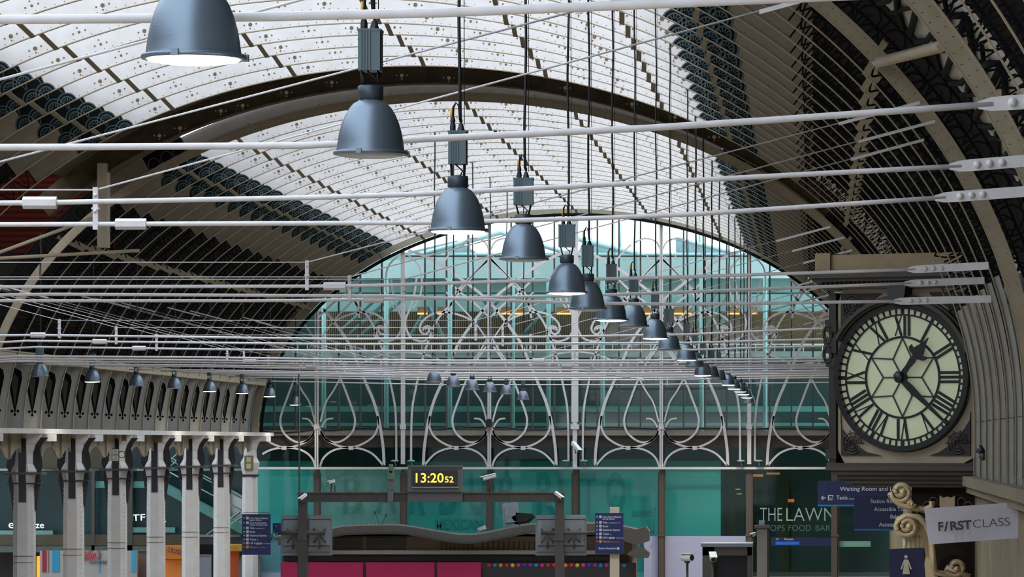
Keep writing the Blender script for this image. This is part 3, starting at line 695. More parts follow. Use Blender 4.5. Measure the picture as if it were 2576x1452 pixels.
posts = [(798, 7, 1175), (1015, 10, 1168), (1232, 7, 1175), (1447, 17, 1062), (1664, 7, 1175), (1885, 10, 1168), (2100, 7, 1175)]
PN = ['leftmost', 'second from the left', 'third from the left', 'central and widest', 'fifth from the left', 'sixth from the left', 'rightmost']
for i, (x, wd, yb) in enumerate(posts):
    t = thing('screen_post', 'white upright post of the end screen, %s' % PN[i], 'post', P(x, 1178, YI-0.2), 'posts of the end screen')
    mb = MB(); yt = max(arch_y(x-wd), arch_y(x+wd))+1
    if abs(wd-7) < 1:
        for o_ in (-2.6, 2.6): mb.box(P(x+o_-1.7, 0, YI).x, P(x+o_+1.7, 0, YI).x, YI-0.35, YI-0.15, P(0, yb, YI).z, P(0, yt, YI).z)
        mb.box(P(x-1, 0, YI).x, P(x+1, 0, YI).x, YI-0.25, YI-0.15, P(0, yb, YI).z, P(0, yt, YI).z)
    else:
        mb.box(P(x-wd/2, 0, YI).x, P(x+wd/2, 0, YI).x, YI-0.35, YI-0.15, P(0, yb, YI).z, P(0, yt, YI).z)
        if yb < 1100: mb.box(P(x-5.5, 0, YI).x, P(x+5.5, 0, YI).x, YI-0.33, YI-0.15, P(0, 1175, YI).z, P(0, yb, YI).z)
    mb.build('shaft', M_trac, t)
    mb = MB(); mb.box(P(x-wd/2-2, 0, YI).x, P(x+wd/2+2, 0, YI).x, YI-0.4, YI-0.12, P(0, 1080, YI).z, P(0, 1068, YI).z); mb.build('collar', M_trac, t)
    # dark bronze post below the rail
    mb = MB(); mb.box(P(x-6, 0, YI).x, P(x+6, 0, YI).x, YI-0.1, YI+0.2, 0, P(0, 1179, YI).z); mb.box(P(x-9, 0, YI).x, P(x-6, 0, YI).x, YI, YI+0.1, 0, P(0, 1190, YI).z); mb.box(P(x+6, 0, YI).x, P(x+9, 0, YI).x, YI, YI+0.1, 0, P(0, 1190, YI).z)
    mb.box(P(x-10, 0, YI).x, P(x+10, 0, YI).x, YI-0.15, YI+0.2, P(0, 1350, YI).z, P(0, 1345, YI).z)
    mb.build('lower_post', mat('bronze_post', (84, 74, 66), 0.5), t)
for (nm, lab, y0, y1, dy, m_, x0) in (('screen_rail', 'thin white bottom rail under the tracery', 1175, 1181, -0.45, M_trac, 632), ('screen_beam', 'broad pale beam across the end screen behind the tracery scrolls', 1083, 1096, 0.15, mat('beam_putty', (150, 142, 130), 0.6, noise=0.15), 640),
                                  ('dark_beam', 'dark brown boxed beam below the pale beam of the end screen', 1096, 1126, 0.4, mat('dark_beam', (64, 58, 52), 0.6), 640)):
    mb = MB(); a, b = P(x0, y1, YI), P(2250, y0, YI); mb.box(a.x, b.x, YI+dy, YI+dy+0.14, a.z, b.z); tag(mb.build(nm, m_), lab, 'beam')
# sagging black cable on the beam
mb = MB(); cp = [(633, 1078), (690, 1090), (760, 1086), (799, 1080), (830, 1084), (900, 1078), (1010, 1080), (1100, 1080), (1232, 1074), (1330, 1082), (1440, 1078), (1550, 1076), (1660, 1080), (1760, 1078), (1880, 1080), (2000, 1078), (2085, 1082)]
mb.tube([P(x, y-1, YI+0.1) for x, y in smooth(cp, 3)], 0.04, 6); tag(mb.build('beam_cable', M_cable), 'black cable sagging along the top of the pale beam', 'cable')
# glass and mullions of the screen
M_pane = glass('screen_glass', (222, 242, 240), 0.03)
mb = MB(); zb = P(0, 1090, 197).z
rings = [[Vector((XC+E(t)[0]*1.01, 197.0, zb)), Vector((XC+E(t)[0]*1.01, 197.0, ZS+E(t)[1]+0.3))] for t in arc(14.9, -14.9, 60)]
mb.grid(rings, 0); struct('window_20', mb, M_pane)
M_mull = mat('mullion_dark', (72, 70, 62), 0.5)
mn = thing('glazing_frame', 'dark thin bars holding the glass of the end screen', 'window frame', P(1447, 1085, 196.9))
x = 1232-54.2*11
while x < 2240:
    if 680 < x < 2200 and arch_y(x) < 1070:
        mb = MB(); mb.box(P(x-1.9, 0, 197).x, P(x+1.9, 0, 197).x, 196.85, 197.1, P(0, 1085, 197).z, P(0, arch_y(x)-4, 197).z); mb.build('mullion', M_mull, mn)
    x += 54.2
for y in (645, 1080):
    mb = MB(); mb.box(P(1010 if y < 700 else 660, 0, 197).x, P(1885 if y < 700 else 2230, 0, 197).x, 196.9, 197.0, P(0, y+2, 197).z, P(0, y-2, 197).z); mb.build('transom', M_mull, mn)
# gable above and beside the end arch
mb = MB()
for a, b in zip(arc(15.19999, -15.19999, 60), arc(15.19999, -15.19999, 60)[1:]):
    p, q = V(a, 0.45, 196.9), V(b, 0.45, 196.9); mb.poly([p, q, q+Vector((0, 0, 14-q.z+12)), p+Vector((0, 0, 14-p.z+12))])
struct('wall_end', mb, mat('gable_grey', (140, 136, 130), 0.8, noise=0.1))
# ------------------------------------------------------------------ things behind the screen
def rect(mb, x0, x1, y0, y1, Y, th=0.2, mi=0):
    a, b = P(x0, y1, Y), P(x1, y0, Y); mb.box(a.x, b.x, Y, Y+th, a.z, b.z, mi)
bd = thing('atrium_building', 'teal glazed building with timber slatted galleries behind the end screen', 'building', (XC, 210, 0))
M_dteal = mat('facade_deep_teal', (34, 62, 60), 0.3, noise=0.35, nscale=0.35)
M_mteal = mat('facade_mid_teal', (150, 184, 184), 0.4, noise=0.3, nscale=0.5)
M_cyan = mat('facade_pale_cyan', (208, 230, 234), 0.35, noise=0.12, nscale=0.6)
M_slat = stripes('timber_slats', (70, 56, 42), (128, 106, 82), 3.0, 'X', 0.6)
M_pale = mat('facade_pale_frame', (205, 214, 212), 0.5)
mb = MB(); rect(mb, 540, 2330, 690, 1100, 216, 0.4); mb.build('rear_wall', M_dteal, bd)
mb = MB(); rect(mb, 780, 2120, 740, 788, 212, 0.2); mb.build('gallery_ceiling', M_mteal, bd)
mb = MB(); rect(mb, 800, 2090, 784, 878, 211, 0.2); mb.build('slatted_wall', M_slat, bd)
mb = MB(); rect(mb, 560, 2330, 655, 700, 206, 1.0); mb.build('fascia', M_cyan, bd)
mb = MB(); rect(mb, 560, 2330, 700, 735, 206.5, 1.0); rect(mb, 560, 2330, 640, 655, 207, 1.5); mb.build('fascia_band', M_mteal, bd)
M_strip = mat('warm_light_strip', (255, 176, 80), 0.5, emit=1.6)
for a, b in ((1050, 1075), (1100, 1116), (1260, 1320), (1400, 1440), (1612, 1640), (1695, 1740), (1826, 1860), (1890, 1905)):
    mb = MB(); rect(mb, a, b, 787, 791, 204.6, 0.1); mb.build('strip_light', M_strip, bd)
    mb = MB(); rect(mb, a, b, 772, 786, 204.8, 0.1); mb.build('lit_soffit', mat('lit_timber', (138, 104, 70), 0.6), bd)
mb = MB(); rect(mb, 600, 2330, 884, 898, 205, 2.5); mb.build('floor_edge', mat('floor_edge_grey', (150, 160, 156), 0.6), bd)
mb = MB(); rect(mb, 600, 2330, 1022, 1036, 208, 1.5); rect(mb, 600, 2330, 1064, 1072, 207, 0.6); mb.build('floor_edge', mat('floor_edge_cyan', (96, 156, 148), 0.5), bd)
mb = MB()
for q in range(60): 
    x = 700+q*24; rect(mb, x, x+2.2, 868, 884, 204.8, 0.04)
rect(mb, 700, 2120, 865, 868, 204.8, 0.05); mb.build('balustrade', M_pale, bd)
for x in (815, 972, 1132, 1290, 1380, 1516, 1765, 1925):
    mb = MB(); a = P(x, 1090, 203.6); b = P(x, 700, 203.6); mb.tube([Vector((a.x, 203.6, a.z)), Vector((a.x, 203.6, b.z))], 0.11, 10); mb.build('round_column', mat('column_cyan', (140, 184, 182), 0.4), bd)
for (x0, y0, x1, y1) in ((1075, 772, 1030, 850), (1078, 772, 1120, 862), (1380, 770, 1318, 840), (1375, 780, 1410, 850), (1190, 720, 1250, 800), (1290, 720, 1200, 812), (960, 740, 860, 830), (985, 748, 880, 840), (1010, 756, 900, 850), (1590, 720, 1530, 810), (1800, 740, 1740, 830), (1830, 745, 1765, 835), (1860, 752, 1790, 842), (690, 842, 740, 800), (1570, 700, 1640, 790)):
    mb = MB(); mb.tube([P(x0, y0, 209), P(x1, y1, 209)], 0.1, 6); mb.build('raking_strut', mat('strut_teal', (116, 152, 148), 0.5), bd)
# roof of the atrium: white trusses and pale panes against the sky
for (x0, y0, x1, y1, r) in ((1000, 655, 1260, 585, 0.14), (1260, 585, 1500, 660, 0.14), (1450, 600, 1700, 665, 0.16), (1700, 600, 1900, 650, 0.12), (1110, 640, 1400, 640, 0.1), (1400, 640, 1890, 640, 0.1), (1180, 560, 1180, 640, 0.07), (1560, 560, 1560, 640, 0.07), (1330, 560, 1330, 640, 0.07), (1760, 560, 1760, 640, 0.07)):
    mb = MB(); mb.tube([P(x0, y0, 212), P(x1, y1, 212)], r, 6); mb.build('roof_truss', mat('truss_pale', (176, 200, 206), 0.5), bd)
mb = MB(); mb.poly([P(1470, 600, 213), P(1620, 655, 213), P(1620, 668, 213), P(1440, 668, 213)]); mb.poly([P(1000, 640, 213), P(1150, 605, 213), P(1230, 655, 213), P(1000, 668, 213)]); mb.poly([P(1700, 600, 213), P(1860, 640, 213), P(1860, 668, 213), P(1700, 668, 213)])
mb.build('roof_slope', mat('roof_slope_grey', (150, 176, 184), 0.5, noise=0.2), bd)
mb = MB(); rect(mb, 600, 2330, 1085, 1452, 220, 0.4); mb.build('lower_wall', mat('lower_wall_dark', (34, 48, 46), 0.6, noise=0.4, nscale=0.4), bd)
mb = MB(); rect(mb, 640, 2330, 1085, 1096, 205, 10); mb.build('floor_slab', M_dteal, bd)
# glazing at ground level
mb = MB(); rect(mb, 640, 2260, 1182, 1440, 196.9, 0.02); struct('window_21', mb, glass('ground_glass', (220, 240, 238), 0.006))
mb = MB(); rect(mb, 640, 2260, 1126, 1175, 196.9, 0.02); struct('window_22', mb, glass('band_glass', (180, 212, 206), 0.006))
# teal hoardings with the ghosted lettering
M_hoard = mat('hoarding_teal', (100, 196, 192), 0.5, noise=0.08, nscale=0.4, stretch=(1, 1, 1))
M_hgrey = mat('hoarding_grey_teal', (182, 202, 198), 0.5, noise=0.08, nscale=0.7)
M_ghost = mat('ghost_letter_teal', (76, 164, 162), 0.6)
M_gghost = mat('ghost_letter_grey', (150, 174, 168), 0.6)
hp = [(643, 793, 1160, 1420, M_hoard, 'plain teal hoarding panel at the left end behind the notice board'), (802, 1008, 1180, 1420, M_hgrey, 'greyish teal hoarding panel carrying the outlined letters BA'), (1022, 1226, 1162, 1420, M_hoard, 'teal hoarding panel behind the digital clock with faint letters'),
      (1240, 1445, 1160, 1420, M_hoard, 'teal hoarding panel with faint letters U and R behind the white camera'), (1458, 1660, 1155, 1420, M_hoard, 'teal hoarding panel with the faint tall letters TO'), (1673, 1813, 1160, 1346, M_hoard, 'blank teal hoarding panel left of the dark shop window')]
hob = []
for i, (x0, x1, y0, y1, m_, lab) in enumerate(hp):
    mb = MB(); rect(mb, x0, x1, y0, 1503, 197.4, 0.08)
    t = thing('hoarding_panel', lab, 'hoarding', P((x0+x1)/2, y1, 197.4), 'teal hoarding panels'); mb.build('board', m_, t); hob.append(t)
def letters(par, items, m_, Y, name='lettering', bold=0.0):
    mb = MB()
    for tx, x, y, h, wpx in items:
        s = FPX/Y; text_mb(mb, tx, P(x, y, Y), h/s, width=wpx/s if wpx else None, th=0.006, bold=bold)
    return mb.build(name, m_, par)
letters(hob[1], [('B', 864, 1290, 98, 46), ('A', 945, 1290, 98, 52)], M_gghost, 197.38, bold=0.02)
letters(hob[2], [('R', 1030, 1290, 98, 40), ('B', 1105, 1290, 98, 44), ('U', 1180, 1290, 98, 42), ('MEXICAN', 1095, 1332, 24, 120)], M_ghost, 197.38, bold=0.03)
letters(hob[3], [('R', 1255, 1290, 98, 46), ('R', 1350, 1290, 98, 48), ('I', 1405, 1290, 98, 12)], M_ghost, 197.38, bold=0.03)
letters(hob[4], [('T', 1462, 1290, 98, 38), ('O', 1524, 1290, 98, 50), ('soon!', 1590, 1300, 22, 60)], M_ghost, 197.38, bold=0.03)
mb = MB(); rect(mb, 1620, 1884, 1349, 1452, 196.65, 0.1); tag(mb.build('lilac_panel', mat('lilac_board', (178, 178, 206), 0.6)), 'plain pale lilac boarding beneath the teal panels', 'hoarding')
mb = MB(); rect(mb, 640, 1450, 1345, 1452, 199, 0.1); struct('wall_shopfront', mb, mat('shopfront_dark', (50, 48, 50), 0.7))
# dark shop window with its title
sw = thing('shop_window', 'dark shop window lettered THE LAWN with shops food bars below', 'shop window', P(2000, 1420, 197.6))
mb = MB(); rect(mb, 1816, 2260, 1182, 1440, 199.5, 0.1); mb.build('interior_wall', mat('shop_inside', (36, 50, 46), 0.6, noise=0.5, nscale=0.5), sw)
letters(sw, [('THE', 1912, 1311, 34, 56), ('LAWN', 1978, 1311, 34, 122)], mat('lawn_letters', (150, 180, 172), 0.5), 196.85, bold=-0.01)
letters(sw, [('SHOPS', 1912, 1336, 15, 62), ('FOOD', 1984, 1336, 15, 56), ('BARS', 2052, 1336, 15, 46)], mat('lawn_small', (110, 140, 134), 0.5), 196.85, bold=-0.02)
for (x, y, w_, h_, c) in ((1905, 1197, 30, 6, (200, 110, 60)), (1945, 1192, 34, 5, (180, 100, 60)), (1990, 1260, 16, 8, (220, 90, 40)), (1850, 1231, 24, 2, (200, 190, 60)), (1860, 1243, 12, 2, (200, 190, 60))):
    mb = MB(); c_ = P(x, y, 199.0); mb.tube([c_-Vector((w_/103, 0, 0)), c_+Vector((w_/103, 0, 0))], h_/103, 8)
    mb.build('shop_lamp', mat('shop_lamp_%d' % c[1], c, 0.5, emit=0.5), sw)
mb = MB(); rect(mb, 1830, 1850, 1190, 1346, 198.6, 0.3); rect(mb, 1960, 1985, 1190, 1440, 199.0, 0.3); mb.build('partition', mat('partition_olive', (66, 62, 44), 0.7), sw)
mb = MB(); rect(mb, 2092, 2104, 1182, 1440, 196.6, 0.2); rect(mb, 2106, 2112, 1182, 1440, 196.6, 0.2); mb.build('door_jamb', mat('jamb_grey', (118, 116, 108), 0.5), sw)
mb = MB(); rect(mb, 2092, 2104, 1270, 1320, 196.4, 0.1); rect(mb, 2092, 2190, 1362, 1376, 196.5, 0.1); mb.build('frosted_band', mat('frosted_green', (120, 170, 152), 0.5), sw)
ls = thing('illuminated_sign', 'long dark blue sign with a brighter blue bar and the words The Lawn', 'sign', P(2015, 1373, 196.35))
mb = MB(); rect(mb, 1940, 2092, 1353, 1374, 196.35, 0.24); mb.build('panel', mat('sign_navy', (14, 24, 74), 0.4), ls)
mb = MB(); rect(mb, 1951, 2011, 1363, 1371, 196.3, 0.05); mb.build('blue_bar', mat('sign_blue_bar', (26, 80, 170), 0.4, emit=0.3), ls)
letters(ls, [('The Lawn', 1972, 1359, 5, 24), ('O', 1953, 1359, 5, 6)], mat('sign_white', (220, 224, 232), 0.5), 196.28)

# ------------------------------------------------------------------ left: shops and glass behind the columns
mb = MB(); rect(mb, -700, 640, 900, 1345, 200.5, 0.3); struct('wall_end_left', mb, mat('left_glass_wall', (26, 58, 58), 0.25, noise=0.55, nscale=0.35))
mb = MB(); rect(mb, -700, 640, 1340, 1560, 201, 0.3); struct('wall_end_left_lower', mb, mat('lower_shop_dark', (58, 54, 52), 0.7))
mb = MB(); rect(mb, -700, 640, 1179, 1185, 200.2, 0.2); struct('trim_1', mb, mat('trim_putty', (150, 156, 148), 0.6))
for i, x in enumerate((52, 317, 230)):
    mb = MB(); rect(mb, x, x+(16 if i < 2 else 8), 1185, 1400, 199.6, 0.3); tag(mb.build('steel_post', M_mull), ('dark steel post just right of the leftmost column', 'dark steel post between the third and fourth columns', 'thin grey post between the second and third columns')[i], 'post')
for i, (x0, x1, y0, y1, c, nm, lab) in enumerate(((100, 165, 1120, 1178, (72, 66, 42), 'gallery_wall', 'olive wall patch under the first arch of the girder'), (215, 262, 1125, 1178, (66, 62, 42), 'gallery_wall', 'olive wall patch under the second arch of the girder'),
    (240, 370, 1211, 1228, (86, 150, 140), 'glass_balustrade', 'pale green band of glass between the second and fourth columns'), (-40, 133, 1335, 1345, (120, 156, 146), 'shelf_edge', 'pale ledge under the glowing letters at far left'), (330, 440, 1327, 1340, (110, 156, 146), 'shelf_edge', 'pale ledge under the glowing white capital letters'),
    (-60, 460, 1345, 1372, (78, 72, 48), 'parapet', 'olive parapet above the cookie shop'), (-60, 460, 1372, 1390, (92, 100, 90), 'parapet', 'grey green lower parapet above the cookie shop'), (460, 605, 1345, 1352, (140, 140, 134), 'parapet', 'pale gutter over the orange and yellow fascias'), (460, 700, 1352, 1370, (62, 58, 54), 'fascia_board', 'dark fascia board above the baguette shop'))):
    mb = MB(); rect(mb, x0, x1, y0, y1, 199.9-0.05*i, 0.1); rect(mb, x0, x1, y1-1.2, y1, 199.8-0.05*i, 0.1); tag(mb.build(nm, mat('patch_%d' % i, c, 0.6, noise=0.2)), lab, {'gallery_wall': 'wall', 'glass_balustrade': 'balustrade', 'shelf_edge': 'ledge', 'parapet': 'parapet', 'fascia_board': 'fascia'}[nm])
es = thing('escalator', 'glass sided escalator sloping down to the right behind the columns', 'escalator', P(500, 1340, 199))
mb = MB(); u = [P(405, 1205, 199), P(605, 1345, 199)]
mb.prism([P(405, 1210, 199), P(610, 1320, 199), P(610, 1345, 199), P(405, 1235, 199)], Vector((0, -1, 0)), 0.8); mb.build('truss', mat('escalator_side', (92, 150, 144), 0.4, noise=0.2), es)
mb = MB(); mb.poly([P(425, 1150, 198.9), P(610, 1250, 198.9), P(610, 1318, 198.9), P(405, 1208, 198.9)]); mb.build('glass_side', glass('escalator_glass', (170, 215, 215), 0.12), es)
for dy in (0, 7, 38):
    mb = MB(); mb.tube([P(420, 1147+dy, 198.7), P(612, 1250+dy, 198.7)], 0.03, 6); mb.build('handrail', mat('handrail_pale', (150, 200, 190), 0.4), es)
for a in ((420, 1165, 470, 1120), (430, 1172, 480, 1128), (520, 1345, 600, 1290), (530, 1350, 610, 1300)):
    mb = MB(); mb.tube([P(a[0], a[1], 198.6), P(a[2], a[3], 198.6)], 0.03, 6); mb.build('handrail', MATS['handrail_pale'], es)
M_glow = mat('glow_letters', (236, 255, 246), 0.5, emit=0.7)
for (tx, x, y, h, wp, lab, ang) in (('e', 22, 1329, 20, 14, 'glowing white script letter e at the left edge', 0), ('ze', 90, 1329, 16, 21, 'glowing white script letters ze right of the leftmost column', 0), ('E', 306, 1319, 14, 8, 'glowing sliver of a letter beside the third column', 0.2), ('TF', 334, 1311, 16, 32, 'glowing white capitals TF between the third and fourth columns', 0.05), ('E', 405, 1322, 14, 10, 'glowing white capital E right of the fourth column', -0.3), ('A', 370, 1308, 14, 18, 'glowing white capital A partly behind the fourth column', 0)):
    s = FPX/200.49; mb = MB(); u = Vector((math.cos(ang), 0, math.sin(ang))); v = Vector((-math.sin(ang), 0, math.cos(ang)))
    text_mb(mb, tx, P(x, y, 200.49), h/s, u, v, wp/s, th=0.05, bold=0.0); tag(mb.build('letter_sign', M_glow), lab, 'sign')
cs = thing('cookie_shop_board', 'cream shop board with red script and blue and crimson bars behind the first columns', 'sign', P(230, 1440, 196))
mb = MB(); rect(mb, 100, 345, 1386, 1503, 196, 0.3); mb.build('board', mat('board_cream', (160, 156, 148), 0.6), cs)
for x0, x1, c in ((106, 117, (150, 16, 46)), (131, 150, (36, 136, 172)), (121, 123, (120, 90, 90)), (249, 253, (60, 150, 180)), (331, 342, (60, 150, 180))):
    mb = MB(); rect(mb, x0, x1, 1385, 1440, 195.97, 0.05); mb.build('colour_bar', mat('bar_%d_%d' % (c[0], c[1]), c, 0.5), cs)
mb = MB(); s = FPX/195.9; text_mb(mb, "Millie's", P(196, 1412, 195.9), 24/s, Vector((0.99, 0, 0.1)), Vector((0.25, 0, 1)), 56/s, th=0.01, bold=0.02); mb.build('script_lettering', mat('script_red', (170, 34, 52), 0.5), cs)
mb = MB(); text_mb(mb, "COOKIES", P(226, 1419, 195.9), 8/s, width=46/s, th=0.01, bold=0.02); mb.build('lettering', mat('letters_brown', (60, 40, 40), 0.5), cs)
uc = thing('baguette_shop_fascia', 'orange fascia with curved dark letters between the fourth and fifth columns', 'sign', P(430, 1410, 195.5))
mb = MB(); rect(mb, 404, 455, 1374, 1408, 195.5, 1.5); mb.build('panel', mat('fascia_orange', (196, 112, 18), 0.5), uc)
mb = MB(); s = FPX/195.4
for ch, x, y, an in (('E', 403, 1390, 0), ('R', 411, 1390, 0), ('C', 422, 1390, 0.0), ('R', 430, 1391, -0.08), ('U', 438, 1392, -0.1), ('S', 445, 1394, -0.15), ('T', 451, 1396, -0.2)):
    text_mb(mb, ch, P(x, y, 195.4), 12/s, Vector((math.cos(an), 0, math.sin(an))), Vector((-math.sin(an), 0, math.cos(an))), 6/s, th=0.01, bold=0.02)
mb.build('lettering', mat('letters_navy', (54, 40, 70), 0.5), uc)
uf = thing('yellow_fascia', 'narrow yellow fascia with small dark capitals beside the sixth column', 'sign', P(587, 1386, 195.5))
mb = MB(); rect(mb, 566, 607, 1371, 1386, 195.5, 1.6); rect(mb, 566, 607, 1384, 1389, 196.6, 0.45); mb.build('panel', mat('fascia_yellow', (190, 146, 24), 0.5), uf)
letters(uf, [('UPPER CRUST', 567, 1382, 7, 34)], MATS['letters_navy'], 195.4)
for (x0, x1, y0, y1, c, nm, lab, e) in ((455, 500, 1372, 1396, (122, 88, 72), 'shop_awning', 'dull brown awning board between the fifth column and the orange fascia', 0), (455, 530, 1396, 1452, (140, 146, 156), 'shop_partition', 'pale grey panel low between the fifth and sixth columns', 0), (566, 600, 1388, 1452, (150, 60, 16), 'shop_interior', 'glowing orange shop interior beneath the yellow fascia', 0.2), (404, 455, 1410, 1452, (190, 110, 40), 'shop_interior', 'glowing amber shop interior beneath the orange fascia', 0.2),
    (92, 104, 1400, 1430, (220, 140, 30), 'shop_lamp', 'small amber glow right of the leftmost column', 1.0), (330, 363, 1342, 1358, (18, 42, 76), 'blue_notice', 'tiny dark blue notice below the white capital letters', 0), (655, 706, 1352, 1452, (160, 168, 190), 'shop_partition', 'pale bluish panel behind the left notice board', 0), (600, 655, 1400, 1452, (96, 96, 94), 'shop_partition', 'grey doorway panel beneath the left notice board', 0), (340, 404, 1386, 1452, (110, 86, 76), 'shop_partition', 'brown pier behind the fourth column base', 0)):
    mb = MB(); Yq = 200.3 if nm == 'blue_notice' else (196.5 if x0 == 600 else 197.0); rect(mb, x0, x1, y0, 1505 if y1 > 1420 else y1, Yq, 0.3); rect(mb, x0, x1, y0, y0+1.5, Yq-0.1, 0.3)
    tag(mb.build(nm, mat('shop_%d_%d' % (x0, y0), c, 0.6, emit=e)), lab, {'shop_awning': 'awning', 'shop_partition': 'panel', 'shop_interior': 'shop', 'shop_lamp': 'lamp', 'blue_notice': 'sign'}[nm])

# ------------------------------------------------------------------ kiosk below the gantry
YK = 186.0
ks = thing('kiosk', 'brown kiosk with a wavy grey roof and magenta signboard below the gantry', 'kiosk', P(1180, 1452, YK).xy.to_3d())
top = [(700, 1350), (760, 1345), (840, 1330), (870, 1325), (960, 1322), (1020, 1324), (1090, 1336), (1150, 1345), (1200, 1345), (1280, 1330), (1340, 1320), (1420, 1317), (1500, 1318), (1560, 1324), (1600, 1332), (1632, 1340)]
tp = smooth(top, 3)
mb = MB(); rings = []
for x, y in tp:
    rings.append([P(x, y, YK-1.2), P(x, y-4, YK+5), P(x, y+12, YK+5), P(x, y+18, YK-1.2)])
mb.grid(rings, 0, True, False, True); mb.build('wavy_roof', mat('kiosk_roof_grey', (84, 80, 76), 0.5, noise=0.15), ks)
mb = MB(); rings = [[P(x, y+17, YK-1.3), P(x, y+17, YK-0.9), P(x, y+22, YK-0.9), P(x, y+22, YK-1.3)] for x, y in tp]; mb.grid(rings, 0, True, False, True); mb.build('roof_trim', mat('kiosk_trim', (58, 56, 54), 0.5), ks)
mb = MB(); a = P(712, 1345, YK); b = P(1590, 1345, YK); mb.box(a.x, b.x, YK, YK+5, 0, P(0, 1350, YK).z); mb.build('wall', mat('kiosk_wall', (128, 112, 98), 0.7, noise=0.15, nscale=1.0), ks)
for x0, x1 in ((840, 912), (923, 1021)):
    mb = MB()
    rect(mb, x0, x1, 1352, 1384, YK-0.03, 0.02)
    for q in range(9): rect(mb, x0+1, x1-1, 1354+q*3.4, 1355.6+q*3.4, YK-0.09, 0.05, 1)
    mb.build('louvre', [mat('louvre_dark', (36, 34, 34), 0.6), mat('louvre_blade', (96, 90, 84), 0.6)], ks)
mb = MB()
for q in range(20): rect(mb, 1108+q*13 if q > 7 else 1108+q*11, (1108+q*13 if q > 7 else 1108+q*11)+5, 1362, 1384, YK-0.05, 0.04)
rect(mb, 1100, 1365, 1358, 1388, YK-0.012, 0.01, 1); mb.build('fretted_panel', [mat('fret_brown', (92, 78, 68), 0.7), MATS['kiosk_wall']], ks)
mb = MB(); rect(mb, 712, 1560, 1385, 1395, YK-0.35, 0.3); mb.build('cornice', mat('kiosk_cornice', (150, 146, 138), 0.6), ks)
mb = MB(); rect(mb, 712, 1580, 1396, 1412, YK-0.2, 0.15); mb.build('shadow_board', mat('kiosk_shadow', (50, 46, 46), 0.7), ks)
for x0, x1 in ((706, 748), (776, 913), (921, 1093), (1100, 1210)):
    mb = MB(); rect(mb, x0, x1, 1415, 1470, YK-0.4, 0.15); mb.build('magenta_signboard', mat('magenta', (176, 10, 84), 0.5), ks)
mb = MB(); rect(mb, 1216, 1600, 1416, 1470, YK-0.4, 0.15); mb.build('dark_signboard', mat('dot_board', (36, 30, 34), 0.5), ks)
cols = [(200, 30, 40), (20, 130, 190), (220, 130, 20), (200, 40, 30), (200, 190, 30), (210, 40, 150), (60, 50, 180), (120, 50, 160), (20, 130, 200), (210, 40, 130), (190, 40, 40)]
for q in range(24):
    x = 1230+q*14.8
    if x > 1590: break
    mb = MB(); c = P(x, 1423, YK-0.42); mb.lathe([(0, -0.02), (0.09, -0.015), (0.095, 0.02)], c, 12, 0, Vector((0, 1, 0))); mb.build('coloured_dot', mat('dot_%d' % (q % 11), cols[q % 11], 0.5), ks)
mb = MB()
for q in range(70):
    x = 868+q*9.5
    if 1140 < x < 1160: continue
    y = lerp_path(tp, x); mb.tube([P(x, y, YK), P(x, y-8, YK)], 0.008, 4)
mb.build('bird_spikes', M_rust, ks)
bpy.data.objects['bird_spikes']['kind'] = 'stuff'
mb = MB(); mb.prism([P(1560, 1345, YK-1.4), P(1625, 1325, YK-1.4), P(1634, 1338, YK-1.4), P(1632, 1362, YK-1.4), P(1600, 1372, YK-1.4), P(1570, 1362, YK-1.4)], Vector((0, -1, 0)), 1.2)
mb.prism([P(1575, 1395, YK-1.5), P(1610, 1372, YK-1.5), P(1634, 1392, YK-1.5), P(1630, 1404, YK-1.5), P(1600, 1404, YK-1.5)], Vector((0, -1, 0)), 1.0); mb.build('roof_corner', mat('corner_grey', (74, 70, 66), 0.6), ks)
# items on the kiosk roof
for (nm, lab, pts, c) in (('roof_unit', 'leaning pale grey box on the kiosk roof behind the gantry', [(1263, 1268), (1300, 1262), (1306, 1322), (1266, 1325)], (150, 158, 166)), ('debris_heap', 'dark crumpled heap on the kiosk roof left of the camera post', [(1276, 1300), (1296, 1290), (1340, 1293), (1346, 1302), (1330, 1316), (1300, 1320), (1284, 1312)], (54, 52, 50)), ('white_package', 'small white package on the dip of the kiosk roof', [(1200, 1330), (1218, 1322), (1222, 1332), (1204, 1338)], (196, 198, 190))):
    mb = MB(); mb.prism([P(x, y, YK+1) for x, y in pts], Vector((0, -1, 0)), 0.5)
    c0 = P(sum(p[0] for p in pts)/len(pts), sum(p[1] for p in pts)/len(pts), YK+0.9); mb.prism([c0+(P(x, y, YK+0.9)-c0)*0.7 for x, y in pts], Vector((0, -1, 0)), 0.1)
    tag(mb.build(nm, mat('it_'+nm, c, 0.7, noise=0.2)), lab, {'roof_unit': 'box', 'debris_heap': 'debris', 'white_package': 'package'}[nm])
mb = MB(); mb.tube([P(1645, 1293, YK), P(1644, 1345, YK)], 0.012, 5); mb.tube([P(1636, 1336, YK), P(1648, 1340, YK)], 0.012, 5); mb.tube([P(1630, 1340, YK), P(1645, 1338, YK)], 0.015, 5); tag(mb.build('aerial', M_cable), 'thin black aerial at the right end of the kiosk roof', 'aerial')
mb = MB(); mb.tube([P(943, 1287, YK), P(955, 1325, YK), P(955, 1345, YK)], 0.012, 5); mb.tube([P(971, 1296, YK), P(957, 1325, YK)], 0.012, 5); mb.lathe([(0, .1), (.03, .05), (.02, -.05), (0, -.1)], P(943, 1290, YK), 6); mb.lathe([(0, .1), (.03, .05), (.02, -.05), (0, -.1)], P(971, 1297, YK), 6); tag(mb.build('aerial', M_cable), 'pair of thin black aerials leaning apart on the kiosk roof', 'aerial')

